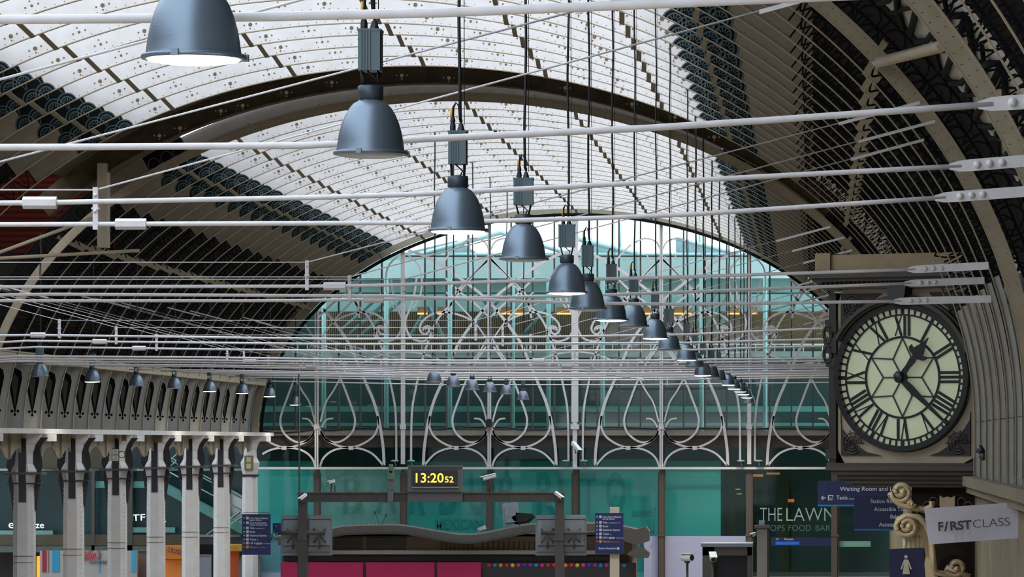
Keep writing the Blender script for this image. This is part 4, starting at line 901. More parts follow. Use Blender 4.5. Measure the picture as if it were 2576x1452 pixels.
# ------------------------------------------------------------------ gantry with clock, boards and cameras
YG = 166.0
gt = thing('gantry', 'dark steel gantry frame carrying the digital clock', 'gantry', (P(1088, 0, YG).x, YG, 0))
M_steel = mat('gantry_steel', (78, 72, 68), 0.6, noise=0.2, nscale=2)
mb = MB(); a = P(752, 1262, YG); b = P(1420, 1240, YG); mb.box(a.x, b.x, YG-0.15, YG-0.11, a.z, b.z); mb.box(a.x, b.x, YG-0.2, YG+0.1, a.z-0.02, a.z+0.03); mb.box(a.x, b.x, YG-0.2, YG+0.1, b.z-0.03, b.z+0.02)
for q in range(12): x = a.x+(b.x-a.x)*(q+0.5)/12; mb.box(x-0.02, x+0.02, YG-0.19, YG-0.1, a.z, b.z)
mb.build('beam', M_steel, gt)
for x in (762, 1408):
    mb = MB(); a, b = P(x-11, 0, YG), P(x+11, 1240, YG); mb.box(a.x, b.x, YG-0.18, YG+0.18, 0, b.z); mb.box(a.x-0.03, b.x+0.03, YG-0.22, YG+0.2, P(0, 1360, YG).z, P(0, 1355, YG).z); mb.box(a.x-0.03, b.x+0.03, YG-0.22, YG+0.2, P(0, 1245, YG).z, P(0, 1240, YG).z)
    mb.build('upright', M_steel, gt)
mb = MB()
for q in range(46):
    x = 872+q*3.1 if q < 22 else 1170+(q-22)*8.5; mb.tube([P(x, 1240, YG), P(x+random.uniform(-3, 3), 1240-random.uniform(2, 8), YG)], 0.012, 4)
mb.build('bird_spikes', M_rust, gt)['kind'] = 'stuff'
dc = thing('digital_clock', 'boxy grey digital clock reading 13:20 52 in amber on the gantry', 'clock', P(1095, 1263, YG-0.6))
mb = MB(); rect(mb, 1027, 1161, 1174, 1238, YG-0.7, 0.53); rect(mb, 1025, 1163, 1172, 1176, YG-0.75, 0.5); mb.build('housing', mat('clock_box_grey', (98, 96, 96), 0.5), dc)
mb = MB(); rect(mb, 1025, 1162, 1236, 1263, YG-0.6, 0.43); mb.build('lower_cover', mat('clock_cover_grey', (92, 92, 94), 0.6), dc)
mb = MB(); rect(mb, 1036, 1151, 1182, 1224, YG-0.76, 0.04); mb.build('bezel', mat('bezel_dark', (56, 54, 54), 0.5), dc)
mb = MB(); rect(mb, 1040, 1147, 1186, 1220, YG-0.79, 0.03); mb.build('screen', mat('screen_black', (14, 12, 24), 0.3), dc)
mb = MB(); rect(mb, 1036, 1153, 1225, 1228, YG-0.78, 0.1); mb.build('sill', mat('sill_green', (130, 160, 154), 0.4), dc)
M_amber = mat('amber_digits', (255, 196, 60), 0.5, emit=1.3); s = FPX/(YG-0.8)
mb = MB(); text_mb(mb, '13:20', P(1046, 1214, YG-0.8), 23/s, width=70/s, th=0.004, bold=0.01); text_mb(mb, '52', P(1119, 1214, YG-0.8), 15/s, width=22/s, th=0.004, bold=0.01); mb.build('digits', M_amber, dc)
M_cam = mat('camera_white', (226, 232, 228), 0.4)
def camera_thing(x, y, Y, ax, ay, ln, lab, back=0.3, rad=0.07):
    """ax, ay: direction of the lens end in the picture plane"""
    t = thing('security_camera', lab, 'camera', P(x, y, Y)); c = P(x, y, Y); d = Vector((ax, -0.5, ay)).normalized(); sd = d.cross(Vector((0, 0, 1))).normalized(); up = sd.cross(d)
    mb = MB(); L = ln; prof = [(-L/2, 0.8), (-L/2+0.03, 1), (L/2-0.02, 1), (L/2, 0.9)]
    mb.grid([[c+d*z+(sd*math.cos(a)*1.0+up*math.sin(a)*0.95)*rad*k for a in [2*math.pi*q/8+0.39 for q in range(8)]] for z, k in prof], 0, True, True, True)
    mb.obox(c-d*L/2-sd*rad*1.1+up*rad*0.9, d*(L*1.12), sd*rad*2.2, up*0.02); mb.build('housing', M_cam, t)
    mb = MB(); mb.grid([[c+d*z+(sd*math.cos(a)+up*math.sin(a))*rad*k for a in [2*math.pi*q/10 for q in range(10)]] for z, k in ((L/2, 0.75), (L/2+0.01, 0.7))], 0, True, False, True); mb.build('lens', M_cable, t)
    mb = MB(); mb.tube([c-up*rad, c-Vector((0, 0, rad+0.14)), c-Vector((0, -back, rad+0.2))], 0.025, 6); mb.build('bracket', M_steel, t)
    return t
camera_thing(763, 1251, YG-0.4, -0.55, -0.45, 0.36, 'white security camera on the left corner of the gantry')
camera_thing(1405, 1247, YG-0.4, 0.7, -0.5, 0.42, 'white security camera on the right corner of the gantry')
camera_thing(1448, 1125, 195.3, 0.5, -0.55, 0.6, 'white security camera high on the central white post', rad=0.11)
camera_thing(1230, 1201, YG-0.1, -1.0, -0.25, 0.6, 'white wide flat security camera right of the digital clock', rad=0.09)
camera_thing(834, 1213, YG-0.1, -0.8, -0.2, 0.3, 'small dark security camera standing above the gantry at left', rad=0.06)
mb = MB(); mb.tube([P(833, 1241, YG), P(833, 1218, YG)], 0.025, 6); mb.tube([P(842, 1240, YG), P(843, 1225, YG), P(838, 1216, YG)], 0.02, 6); tag(mb.build('camera_mast', M_steel), 'short mast under the small dark camera on the gantry', 'mast')
mb = MB(); mb.tube([P(1231, 1241, YG), P(1232, 1207, YG)], 0.03, 6); mb.tube([P(1238, 1207, YG), P(1262, 1240, YG)], 0.015, 5); tag(mb.build('camera_mast', M_steel), 'thin mast with a stay under the flat camera right of the digital clock', 'mast')
sg = thing('repeater_device', 'greenish lensed box on a bracket of the gantry left of the digital clock', 'signal', P(983, 1262, YG-0.4))
mb = MB(); rect(mb, 976, 990, 1176, 1206, YG-0.5, 0.3); rect(mb, 978, 988, 1168, 1176, YG-0.45, 0.2); mb.build('housing', mat('device_green', (96, 122, 98), 0.5), sg)
mb = MB(); mb.lathe([(0, -0.06), (0.05, -0.05), (0.07, 0)], P(983, 1186, YG-0.5), 12, 0, Vector((0, 1, 0))); mb.build('lens', M_cable, sg)
mb = MB(); rect(mb, 974, 992, 1206, 1232, YG-0.42, 0.15); rect(mb, 975, 989, 1232, 1263, YG-0.4, 0.15); mb.build('bracket', mat('device_bracket', (104, 106, 104), 0.5), sg)
# notice boards
M_navy = mat('board_navy', (16, 30, 84), 0.45); M_wtxt = mat('board_white_text', (206, 212, 222), 0.5); M_otxt = mat('board_orange_text', (214, 140, 50), 0.5)
def board(x0, x1, y0, y1, Y, rows, lab, extra=None):
    t = thing('direction_board', lab, 'sign', P((x0+x1)/2, y1, Y), 'navy direction boards')
    mb = MB(); rect(mb, x0, x1, y0, y1, Y, 0.12); mb.build('panel', M_navy, t)
    mw = MB(); mo = MB(); pcs = []; s = FPX/(Y-0.01)
    for tx, y, h, wpx, small, sw_, orange in rows:
        tgt = mo if orange else mw
        text_mb(tgt, tx, P(x0+19, y, Y-0.01), h/s, width=wpx/s, th=0.003, bold=0.008)
        if small: text_mb(tgt, small, P(x0+19+wpx+3, y, Y-0.01), h*0.6/s, width=sw_/s, th=0.003)
        if not tx.startswith(('lines', 'City')):
            mi_ = MB(); pcs.append((mi_, orange)); mi_.box(P(x0+10.5, 0, Y).x, P(x0+16.5, 0, Y).x, Y-0.012, Y, P(0, y+1, Y).z, P(0, y-6, Y).z)
            c = P(x0+5.5, y-2.5, Y-0.01); q = 2.0/s; (mo if orange else mw).ribbon([c+Vector((q, 0, 0)), c-Vector((q, 0, 0))], 0.8/s, 0.004); (mo if orange else mw).ribbon([c+Vector((0, 0, q)), c-Vector((q, 0, 0)), c-Vector((0, 0, q))], 0.8/s, 0.004)
    if extra: text_mb(mw, extra, P(x0+9, y1-12, Y-0.01), 5/s, width=44/s, th=0.003, bold=0.008); mi_ = MB(); pcs.append((mi_, 0)); mi_.box(P(x0+55, 0, Y).x, P(x0+61, 0, Y).x, Y-0.012, Y, P(0, y1-11, Y).z, P(0, y1-17, Y).z)
    mw.build('lettering', M_wtxt, t); mo.build('orange_lettering', M_otxt, t)
    for q, org in pcs: q.build('pictogram', M_otxt if org else mat('pictogram_pale', (190, 190, 200), 0.5), t)
    return t
nb = board(609, 680, 1294, 1396, 165.0, [('Circle, District & Bakerloo', 1306, 4.5, 47, None, 0, 0), ('lines via Victoria', 1311, 4.5, 30, None, 0, 0), ('Circle, Hammersmith &', 1318, 4.5, 42, None, 0, 0), ('City line via King\'s Cross', 1323, 4.5, 45, None, 0, 0),
    ('Taxis', 1331, 5, 12, 'via platform 12', 22, 0), ('Buses', 1340.5, 5, 14, None, 0, 0), ('Heathrow Express', 1350, 5, 43, None, 0, 0), ('Toilets', 1360, 5, 16, '&', 3, 0), ('Left Luggage', 1369, 5, 31, 'Lost Property', 18, 0), ('Way out', 1379, 5, 19, 'Praed Street', 20, 1)], 'navy direction board with white lines of text, left of the gantry')
rb_ = board(1497, 1568, 1291, 1394, 165.0, [('Circle, District & Bakerloo', 1303, 4.5, 47, None, 0, 0), ('lines via Victoria', 1308, 4.5, 30, None, 0, 0), ('Taxis', 1317, 5, 12, 'via platform 12', 28, 0), ('Buses', 1326.5, 5, 14, None, 0, 0), ('Heathrow Express', 1336, 5, 43, None, 0, 0), ('Toilets', 1346, 5, 16, '&', 3, 0), ('Left Luggage', 1355, 5, 31, 'Lost Property', 18, 0), ('Way out', 1365, 5, 19, 'Praed Street', 20, 1)], 'navy direction board with a Station Reception line, right of the gantry', 'Station Reception')
mb = MB(); a = P(1535, 1276, 165.4); b = P(1558, 0, 165.4); mb.box(a.x, b.x, 165.12, 165.42, 0, a.z); tag(mb.build('sign_post', mat('post_beige', (190, 178, 158), 0.6)), 'beige square post holding the right direction board', 'post')
mb = MB(); a = P(640, 1340, 165.4); mb.tube([P(680, 1344, 165.1), P(700, 1362, 165.1), P(690, 1332, 165.1), P(680, 1362, 165.1)], 0.03, 6); mb.tube([P(696, 1345, 165.1), P(698, 1341, 166)], 0.04, 6); mb.tube([P(612, 1294, 165.1), P(612, 1290, 165.1), P(678, 1290, 165.1), P(678, 1294, 165.1)], 0.012, 5); mb.build('bracket', M_steel, nb)
mb = MB(); rect(mb, 686, 706, 1316, 1341, YG-0.1, 0.1); text_mb(mb, '*', P(693, 1328, YG-0.11), 0.1, mi=1); tag(mb.build('blue_sign', [M_navy, M_wtxt]), 'tiny navy sign beside the left direction board', 'sign')
# backs of the display screens
for (x0, lab) in ((707, 'grey boxy back of the double display screen at the left gantry upright'), (1347, 'grey boxy back of the double display screen at the right gantry upright')):
    t = thing('display_screen', lab, 'display', P(x0+65, 1400, YG-0.4), 'display screens on the gantry uprights')
    for xa, xb in ((x0, x0+60), (x0+66, x0+128)):
        mb = MB(); rect(mb, xa, xb, 1296, 1398, YG+0.3, 0.1)
        rect(mb, xa+3, xb-3, 1298, 1306, YG+0.16, 0.2); rect(mb, xa+5, xb-5, 1308, 1372, YG+0.2, 0.15); mb.build('case', mat('display_case', (132, 138, 144), 0.5, noise=0.1), t)
        mb = MB(); rect(mb, xa+3, xb-3, 1376, 1388, YG+0.2, 0.1); mb.build('vent_panel', mat('display_vent', (108, 112, 116), 0.5), t)
        cx = (xa+xb)/2
        for dx, dy in ((-15, -14), (15, -14), (-15, 20), (15, 20), (0, 36)):
            mb = MB(); mb.tube([P(cx, 1345, YG), P(cx+dx*0.7, 1345+dy*0.7, YG), P(cx+dx, 1345+dy, YG+0.15)], 0.035, 6); mb.build('arm', M_steel, t)
    mb = MB(); mb.tube([P(x0-14 if x0 < 1000 else x0+14, 1341, YG), P(x0+110 if x0 < 1000 else x0+150, 1341, YG)], 0.085, 10); mb.build('cross_tube', M_steel, t)
# thin black pole up from the left camera
mb = MB(); mb.tube([Vector((P(753, 0, 168).x, 168, 0)), P(753, 1250, 168), P(752, 925, 168)], 0.035, 8); mb.tube([P(753, 1250, 168), P(753, 1238, 168)], 0.06, 8); tag(mb.build('aerial_pole', mat('pole_dark', (56, 64, 62), 0.5)), 'tall thin dark pole rising above the left end of the gantry', 'pole')
# right lower foreground of the concourse
YB = 150.0
bt = thing('booth', 'grey box booth with a dark opening at the bottom right of the lilac panel', 'booth', (P(1830, 0, YB).x, YB, 0))
mb = MB(); a, b = P(1767, 1376, YB), P(1890, 0, YB); z = P(0, 1376, YB).z; mb.box(a.x, P(1797, 0, YB).x, YB, YB+1.5, 0, z); mb.box(P(1880, 0, YB).x, b.x, YB, YB+1.5, 0, z); mb.box(a.x, b.x, YB, YB+1.5, P(0, 1398, YB).z, z); mb.build('frame', mat('booth_grey', (98, 92, 86), 0.6, noise=0.15), bt)
mb = MB(); mb.box(a.x-0.05, b.x+0.05, YB-0.1, YB+2, z, z+0.13); mb.build('roof', mat('booth_roof', (138, 144, 152), 0.4), bt)
mb = MB(); mb.box(P(1797, 0, YB).x, P(1880, 0, YB).x, YB+0.5, YB+0.6, 0, P(0, 1398, YB).z); mb.build('dark_opening', mat('opening_dark', (28, 28, 38), 0.5), bt)
pp = thing('totem_post', 'pale tall boxed post with a flat cap beside the booth', 'post', (P(1920, 0, 140).x, 140, 0))
mb = MB(); mb.box(P(1905, 0, 140).x, P(1935, 0, 140).x, 139.8, 140.3, 0, P(0, 1328, 140).z); mb.build('shaft', mat('totem_grey', (92, 88, 82), 0.6), pp)
mb = MB(); rect(mb, 1904, 1930, 1332, 1520, 139.7, 0.1); mb.build('face_panel', mat('totem_face', (172, 166, 156), 0.6, noise=0.1), pp)
mb = MB(); rect(mb, 1897, 1936, 1322, 1330, 139.6, 0.8); mb.build('cap', mat('totem_cap', (112, 106, 98), 0.6), pp)
mb = MB(); rect(mb, 1909, 1923, 1310, 1322, 139.8, 0.15); mb.build('sensor', mat('sensor_pale', (176, 184, 196), 0.5), pp)
camera_thing(1728, 1403, 120, 0.6, 0.0, 0.4, 'white and brown tubular camera at the bottom edge before the lilac panel', rad=0.12)
camera_thing(1793, 1402, 120, 0.1, -0.3, 0.28, 'rounded silver camera in front of the booth', rad=0.1)
camera_thing(1896, 1346, 139.6, -0.5, -0.2, 0.2, 'small white camera on the side of the pale totem post', rad=0.06)
for x in (1728, 1793):
    c = P(x, 1409, 120); mb = MB(); mb.tube([c+Vector((0, 0.3, -0.05)), (c.x, 120.3, 0)], 0.04, 8); mb.tube([c+Vector((-0.08, 0.3, -0.06)), c+Vector((0.08, 0.3, -0.06))], 0.05, 6); tag(mb.build('camera_pole', M_steel), 'dark pole under the %s camera at the bottom edge' % ('white tubular' if x == 1728 else 'rounded silver'), 'pole')
# stadium floodlights and dishes standing on the rail by the sixth post
for x, lab in ((1864, 'flat grey downlight left of the sixth screen post base'), (1909, 'flat grey downlight right of the sixth screen post base'), (993, 'flat grey downlight left of the second screen post base'), (1034, 'flat grey downlight right of the second screen post base'), (1424, 'flat grey downlight left of the central post base'), (1469, 'flat grey downlight right of the central post base')):
    c = P(x, 1160, 195.4); mb = MB(); mb.lathe([(0.0, 0.05), (0.1, 0.05), (0.19, 0.02), (0.2, -0.02), (0.0, -0.05)], c, 16); mb.tube([c-Vector((0, 0, 0.04)), c-Vector((-0.04, -0.2, 0.22)), c+Vector((0, 0.5, -0.2))], 0.03, 6)
    tag(mb.build('downlight', mat('downlight_grey', (150, 156, 160), 0.4)), lab, 'light', 'flat downlights at the screen post bases')
mb = MB(); rect(mb, 1222, 1237, 1057, 1075, 195.6, 0.3); rect(mb, 1225, 1234, 1054, 1058, 195.7, 0.2); tag(mb.build('black_speaker', M_cable), 'small black box on the clamp of the second white post pair', 'speaker')
# ------------------------------------------------------------------ the big clock on the right
YC = 92.0; CC = P(2272, 950, YC); TH = math.radians(26)
cu_, cn_ = Vector((math.cos(TH), -math.sin(TH), 0)), Vector((-math.sin(TH), -math.cos(TH), 0)); cw_ = Vector((0, 0, 1))
def K(u, w_, n=0.0): return CC+cu_*u+cw_*w_+cn_*n
ck = thing('station_clock', 'large round Roman numeral clock in an ornate cream and black case on the right wall', 'clock', K(0, -3.2, -0.6))
M_cream = mat('clock_case_cream', (172, 158, 140), 0.65, noise=0.15, nscale=1.5)
M_iron = mat('clock_black_iron', (20, 20, 24), 0.4); M_cdark = mat('clock_case_dark', (66, 60, 54), 0.6, noise=0.2)
M_dial = mat('dial_opal_glass', (196, 202, 172), 0.35, noise=0.12, nscale=0.9, emit=0.14)
R = 1.69
def kb(mb, u0, u1, w0, w1, n0, n1, mi=0): mb.obox(K(u0, w0, n0), cu_*(u1-u0), cw_*(w1-w0), cn_*(n1-n0), mi)
# body with round recess
mb = MB(); nn = 48
outer = []
for k in range(nn):
    a = 2*math.pi*k/nn; ca, sa = math.cos(a), math.sin(a)
    m_ = min((1.80 if ca > 0 else 1.66)/max(1e-6, abs(ca)), (2.03 if sa > 0 else 1.95)/max(1e-6, abs(sa))); outer.append((ca*m_, sa*m_))
inner = [(math.cos(2*math.pi*k/nn)*(R+0.02 if True else 0), math.sin(2*math.pi*k/nn)*(R+0.02)) for k in range(nn)]
inner = [(max(-1.655, min(1.79, a)), b) for a, b in inner]
for k in range(nn):
    j = (k+1) % nn; mb.poly([K(*outer[k], -0.02), K(*outer[j], -0.02), K(*inner[j], -0.02), K(*inner[k], -0.02)])
    mb.poly([K(*outer[k], -0.02), K(*outer[j], -0.02), K(*outer[j], -1.2), K(*outer[k], -1.2)])
mb.build('case_front', M_cream, ck)
mb = MB(); kb(mb, -1.66, 1.80, -1.95, 2.03, -1.25, -1.1); mb.build('case_back', M_cdark, ck)
# spandrel panels
for sx in (-1, 1):
    for sz in (-1, 1):
        mb = MB(); ux = -1.56 if sx < 0 else 1.68; wz = sz*1.78 if sz < 0 else 1.93
        pts = [(ux, wz), (ux-sx*1.02, wz)]
        for q in range(7):
            a = math.atan2(sz*(1.80), 0) if False else 0
            f = q/6; ang = (62-38*f) if sz < 0 else (66-38*f); r = R+0.24
            pts.append((sx*r*math.cos(math.radians(ang)), sz*r*math.sin(math.radians(ang))))
        pts.append((ux, sz*0.8 if sz < 0 else 0.85)); pts = [(max(-1.57, min(1.69, a)), max(-1.8, min(1.94, b))) for a, b in pts]
        mb.prism([K(a, b, 0.0) for a, b in pts], -cn_, 0.03)
        cxx, czz = (ux-sx*0.3, wz-sz*0.28)
        for r_ in (0.1, 0.17, 0.24): mb.tube([K(cxx+r_*math.cos(q), czz+r_*math.sin(q), 0.05) for q in [2*math.pi*k/14 for k in range(13)]], 0.018, 5, 1)
        for q in range(6): mb.tube([K(cxx, czz, 0.05), K(cxx-sx*0.3*math.cos(q*0.6), czz-sz*0.3*math.sin(q*0.6), 0.05)], 0.014, 4, 1)
        mb.build('spandrel_panel', [mat('spandrel_black', (30, 27, 27), 0.6), mat('spandrel_relief', (62, 56, 52), 0.5)], ck)
# arch hood with keystone
mb = MB()
def ring(mb, r0, r1, n0, n1, a0=0, a1=2*math.pi, n=64, mi=0):
    rings = []
    for k in range(n+1):
        a = a0+(a1-a0)*k/n; rings.append([K(r*math.cos(a), r*math.sin(a), q) for r, q in ((r0, n0), (r1, n0), (r1, n1), (r0, n1))])
    mb.grid(rings, mi, True)
for r0, r1, n1 in ((R+0.02, R+0.07, 0.22), (R+0.07, R+0.15, 0.32), (R+0.15, R+0.2, 0.16)):
    ring(mb, r0, r1, -0.02, n1, math.radians(18), math.radians(151), 44)
mb.build('arch_hood', M_cdark, ck)
mb = MB(); mb.prism([K(-0.18, R-0.02, 0.4), K(0.18, R-0.02, 0.4), K(0.25, 2.12, 0.4), K(-0.25, 2.12, 0.4)], -cn_, -0.4); mb.build('keystone', mat('keystone_dark', (52, 54, 54), 0.6), ck)
# dial
mb = MB(); mb.poly([K(0.99*R*math.cos(2*math.pi*k/64), 0.99*R*math.sin(2*math.pi*k/64), 0.02) for k in range(64)]); dl = mb.build('dial', M_dial, ck)
ir = MB(); ring(ir, R*.925, R*1.0, 0.02, 0.17); ring(ir, R*.835, R*.857, 0.02, 0.05); ring(ir, R*.53, R*.56, 0.02, 0.05)
for k in range(60):
    a = 2*math.pi*k/60; wd = 0.085 if k % 5 == 0 else 0.045; d = Vector((math.cos(a), math.sin(a))); t_ = Vector((-d.y, d.x))
    pts = [d*R*.85-t_*wd/2, d*R*.85+t_*wd/2, d*R*.93+t_*wd/2, d*R*.93-t_*wd/2]; ir.prism([K(p.x, p.y, 0.045) for p in pts], -cn_, -0.02)
ir.build('dial_rings', M_iron, dl)
def seg(mb, p, q, wd, n=0.045, th=0.02):
    p, q = Vector(p), Vector(q); d = (q-p).normalized(); t_ = Vector((-d.y, d.x))*wd/2
    mb.prism([K(*(p-t_), n), K(*(p+t_), n), K(*(q+t_), n), K(*(q-t_), n)], -cn_, -th)
st = MB()
for k in range(6):
    a = math.pi/2+k*math.pi/3; tip = (R*.53*math.cos(a), R*.53*math.sin(a)); r_in = R*.285
    for sgn in (-1, 1):
        b = a+sgn*math.pi/6; seg(st, tip, (r_in*math.cos(b), r_in*math.sin(b)), 0.035)
    b = a+math.pi/6; seg(st, (0, 0), (r_in*math.cos(b), r_in*math.sin(b)), 0.035)
st.build('star_tracery', mat('star_bars', (56, 58, 54), 0.5), dl)
NUM = {1: 'I', 2: 'II', 3: 'III', 4: 'IIII', 5: 'V', 6: 'VI', 7: 'VII', 8: 'VIII', 9: 'IX', 10: 'X', 11: 'XI', 12: 'XII'}
def numeral(h):
    mb = MB(); a = math.pi/2-h*math.pi/6; rad = Vector((math.cos(a), math.sin(a))); tan = Vector((math.sin(a), -math.cos(a)))
    r0, r1 = R*.56, R*.845; wdt = {'I': 0.105, 'V': 0.22, 'X': 0.22}; tot = sum(wdt[c] for c in NUM[h]); x = -tot/2
    f = lambda u, r: (rad.x*r+tan.x*u, rad.y*r+tan.y*u)
    for c in NUM[h]:
        w_ = wdt[c]
        if c == 'I': seg(mb, f(x+w_/2, r0), f(x+w_/2, r1), 0.066)
        if c == 'V': seg(mb, f(x+w_/2, r0), f(x+0.03, r1), 0.06); seg(mb, f(x+w_/2, r0), f(x+w_-0.03, r1), 0.024)
        if c == 'X': seg(mb, f(x+0.03, r1), f(x+w_-0.03, r0), 0.058); seg(mb, f(x+w_-0.03, r1), f(x+0.03, r0), 0.024)
        x += w_
    mb.build('numeral', M_iron, dl)
for h in range(1, 13): numeral(h)
# hands
mb = MB(); a = math.radians(90-38); d = Vector((math.cos(a), math.sin(a))); t_ = Vector((-d.y, d.x))
prof = [(-0.12, 0.05), (0.1, 0.07), (0.3, 0.06), (0.5, 0.085), (0.58, 0.06), (0.62, 0.2), (0.68, 0.26), (0.76, 0.24), (0.72, 0.15), (0.8, 0.12), (0.95, 0.045), (1.12, 0.01)]
mb.prism([K(*(d*r*R*.6+t_*w_), 0.17) for r, w_ in prof]+[K(*(d*r*R*.6-t_*w_), 0.17) for r, w_ in prof[::-1]], -cn_, -0.03); mb.build('hour_hand', M_iron, dl)
mb = MB(); a = math.radians(90-132); d = Vector((math.cos(a), math.sin(a))); t_ = Vector((-d.y, d.x))
prof = [(-0.15, 0.07), (0.1, 0.06), (0.35, 0.085), (0.6, 0.07), (1.0, 0.045), (1.5, 0.03), (1.62, 0.03), (1.63, 0.05), (1.65, 0.0)]
mb.prism([K(*(d*r*R*.575+t_*w_), 0.22) for r, w_ in prof]+[K(*(d*r*R*.575-t_*w_), 0.22) for r, w_ in prof[::-1]], -cn_, -0.03); mb.build('minute_hand', M_iron, dl)
mb = MB(); mb.grid([[K(r*math.cos(2*math.pi*k/20), r*math.sin(2*math.pi*k/20), n) for k in range(20)] for r, n in ((0.13, 0.02), (0.13, 0.24), (0.08, 0.28), (0.001, 0.29))], 0, True, True); mb.build('hub', M_iron, dl)
# cornices and top
mb = MB()
for u0, u1, w0, w1, n in ((-1.95, 1.9, 2.03, 2.10, 0.25), (-2.0, 1.95, 2.10, 2.2, 0.18), (-2.1, 2.0, 2.2, 2.28, 0.42), (-2.15, 2.05, 2.28, 2.40, 0.5)): kb(mb, u0, u1, w0, w1, -1.2, n)
for q in range(34): kb(mb, -1.98+q*0.115, -1.98+q*0.115+0.06, 2.11, 2.19, 0.18, 0.26)
mb.build('upper_cornice', M_cdark, ck)
mb = MB(); kb(mb, -2.0, 1.6, 2.40, 2.82, -1.1, 0.25); kb(mb, -2.08, -1.7, 2.38, 2.86, -1.15, 0.32); mb.build('top_block', mat('clock_top_buff', (156, 138, 112), 0.7, noise=0.15), ck)
mb = MB()
for u0, u1, w0, w1, n in ((-1.85, 1.95, -2.02, -1.95, 0.2), (-1.8, 1.95, -2.12, -2.02, 0.35), (-1.7, 1.9, -2.22, -2.12, 0.26), (-1.6, 1.85, -2.32, -2.22, 0.14), (-1.45, 1.85, -2.42, -2.32, 0.04), (-1.3, 1.8, -2.5, -2.42, -0.06)): kb(mb, u0, u1, w0, w1, -1.2, n)
mb.build('lower_cornice', mat('cornice_dark', (60, 54, 46), 0.6, noise=0.15), ck)
# left side pilaster with volutes
mb = MB(); kb(mb, -1.86, -1.68, -1.95, 1.95, -1.1, 0.05); 
for w_, r_ in ((1.2, 0.14), (0.75, 0.18), (0.35, 0.1), (-1.75, 0.12)): kb(mb, -1.86-r_*0.6, -1.66, w_-r_, w_+r_, -0.6, 0.08)
for w_ in (1.0, 0.55): mb.tube([K(-1.88+0.1*math.cos(q), w_+0.2*math.sin(q), 0.06) for q in [2*math.pi*k/16 for k in range(17)]], 0.04, 6)
mb.build('side_pilaster', mat('pilaster_dark', (40, 36, 32), 0.6), ck)
# support panel below, with shield
mb = MB(); kb(mb, 0.05, 1.85, -4.9, -2.5, -1.1, -0.35); mb.build('support_panel', mat('support_dark', (34, 28, 24), 0.7, noise=0.3), ck)
mb = MB(); s0 = K(0.98, -2.95, -0.33)
sh = [(-0.19, 0.16), (-0.1, 0.11), (0, 0.14), (0.1, 0.11), (0.19, 0.16), (0.19, -0.05), (0.12, -0.24), (0, -0.36), (-0.12, -0.24), (-0.19, -0.05)]
mb.prism([K(0.98+a, -2.85+b, -0.26) for a, b in sh], -cn_, -0.06); mb.build('shield', mat('shield_buff', (160, 144, 116), 0.6), ck)
for sx in (-1, 1):
    mb = MB()
    for k in range(3):
        mb.tube([K(0.98+sx*(0.35+0.16*k)+0.1*math.cos(q), -2.85-0.1*k+0.12*math.sin(q), -0.3) for q in [math.pi*2*j/12 for j in range(10)]], 0.025, 5)
    mb.build('panel_relief', mat('relief_brown', (56, 46, 38), 0.6), ck)
def volute(name, cx, cy, r, tail, mats, Y, flip=1, turns=1.6, wid=0.14, depth=0.5):
    s = FPX/Y; c = P(cx, cy, Y); mb = MB(); pts = []
    for k in range(41):
        f = k/40; a = f*turns*2*math.pi; rr = (r*(0.22+0.78*(1-f)))/s; pts.append(c+Vector((flip*rr*math.cos(a+math.pi), 0, rr*math.sin(a+math.pi))))
    tl = [P(x, y, Y) for x, y in tail]; mb.ribbon(tl+pts, wid, depth)
    for p0, p1 in ((0, 1),): mb.tube([p-Vector((0, 0.02, 0)) for p in tl+pts], wid*0.42, 6)
    e = pts[-1]; mb.lathe([(0, -0.12), (wid*0.6, -0.06), (wid*0.7, 0.0)], e, 12, 0, Vector((0, 1, 0)))
    return mb.build(name, mats, bk)
bk = thing('scroll_bracket', 'cream carved double scroll bracket under the clock', 'bracket', P(2280, 1420, 90.5))
M_scroll = mat('scroll_cream', (186, 168, 134), 0.55, noise=0.12)
volute('upper_scroll', 2266, 1238, 27, [(2345, 1262), (2344, 1275), (2325, 1283), (2290, 1278), (2262, 1268), (2246, 1255)], M_scroll, 90.4, 1, 1.5, 0.13)
volute('upper_small_scroll', 2292, 1268, 10, [], M_scroll, 90.2, -1, 1.1, 0.07, 0.3)
volute('lower_scroll', 2282, 1325, 26, [(2400, 1450), (2352, 1440), (2346, 1400), (2342, 1350), (2330, 1318), (2310, 1302), (2280, 1298), (2262, 1308)], M_scroll, 90.3, 1, 1.5, 0.14)
mb = MB(); mb.prism([P(x, y, 90.6) for x, y in ((2275, 1305), (2310, 1300), (2335, 1318), (2345, 1350), (2350, 1380), (2360, 1460), (2320, 1460), (2330, 1400), (2320, 1350), (2300, 1345), (2272, 1340))], Vector((0, -1, 0)), 0.4); mb.build('scroll_body', M_scroll, bk)
mb = MB(); a, b = P(2272, 1380, 91), P(2330, 1345, 91); mb.box(a.x, b.x, 90.9, 91.4, a.z, b.z)
for q in range(5): mb.tube([P(2277+q*11, 1346, 90.9), P(2277+q*11, 1380, 90.9)], 0.035, 8)
mb.build('fluted_block', mat('flute_pale', (206, 196, 168), 0.5), bk)
volute('bottom_scroll', 2405, 1428, 24, [(2440, 1452)], mat('scroll_tan', (150, 130, 104), 0.6), 90.2, 1, 1.3, 0.12)
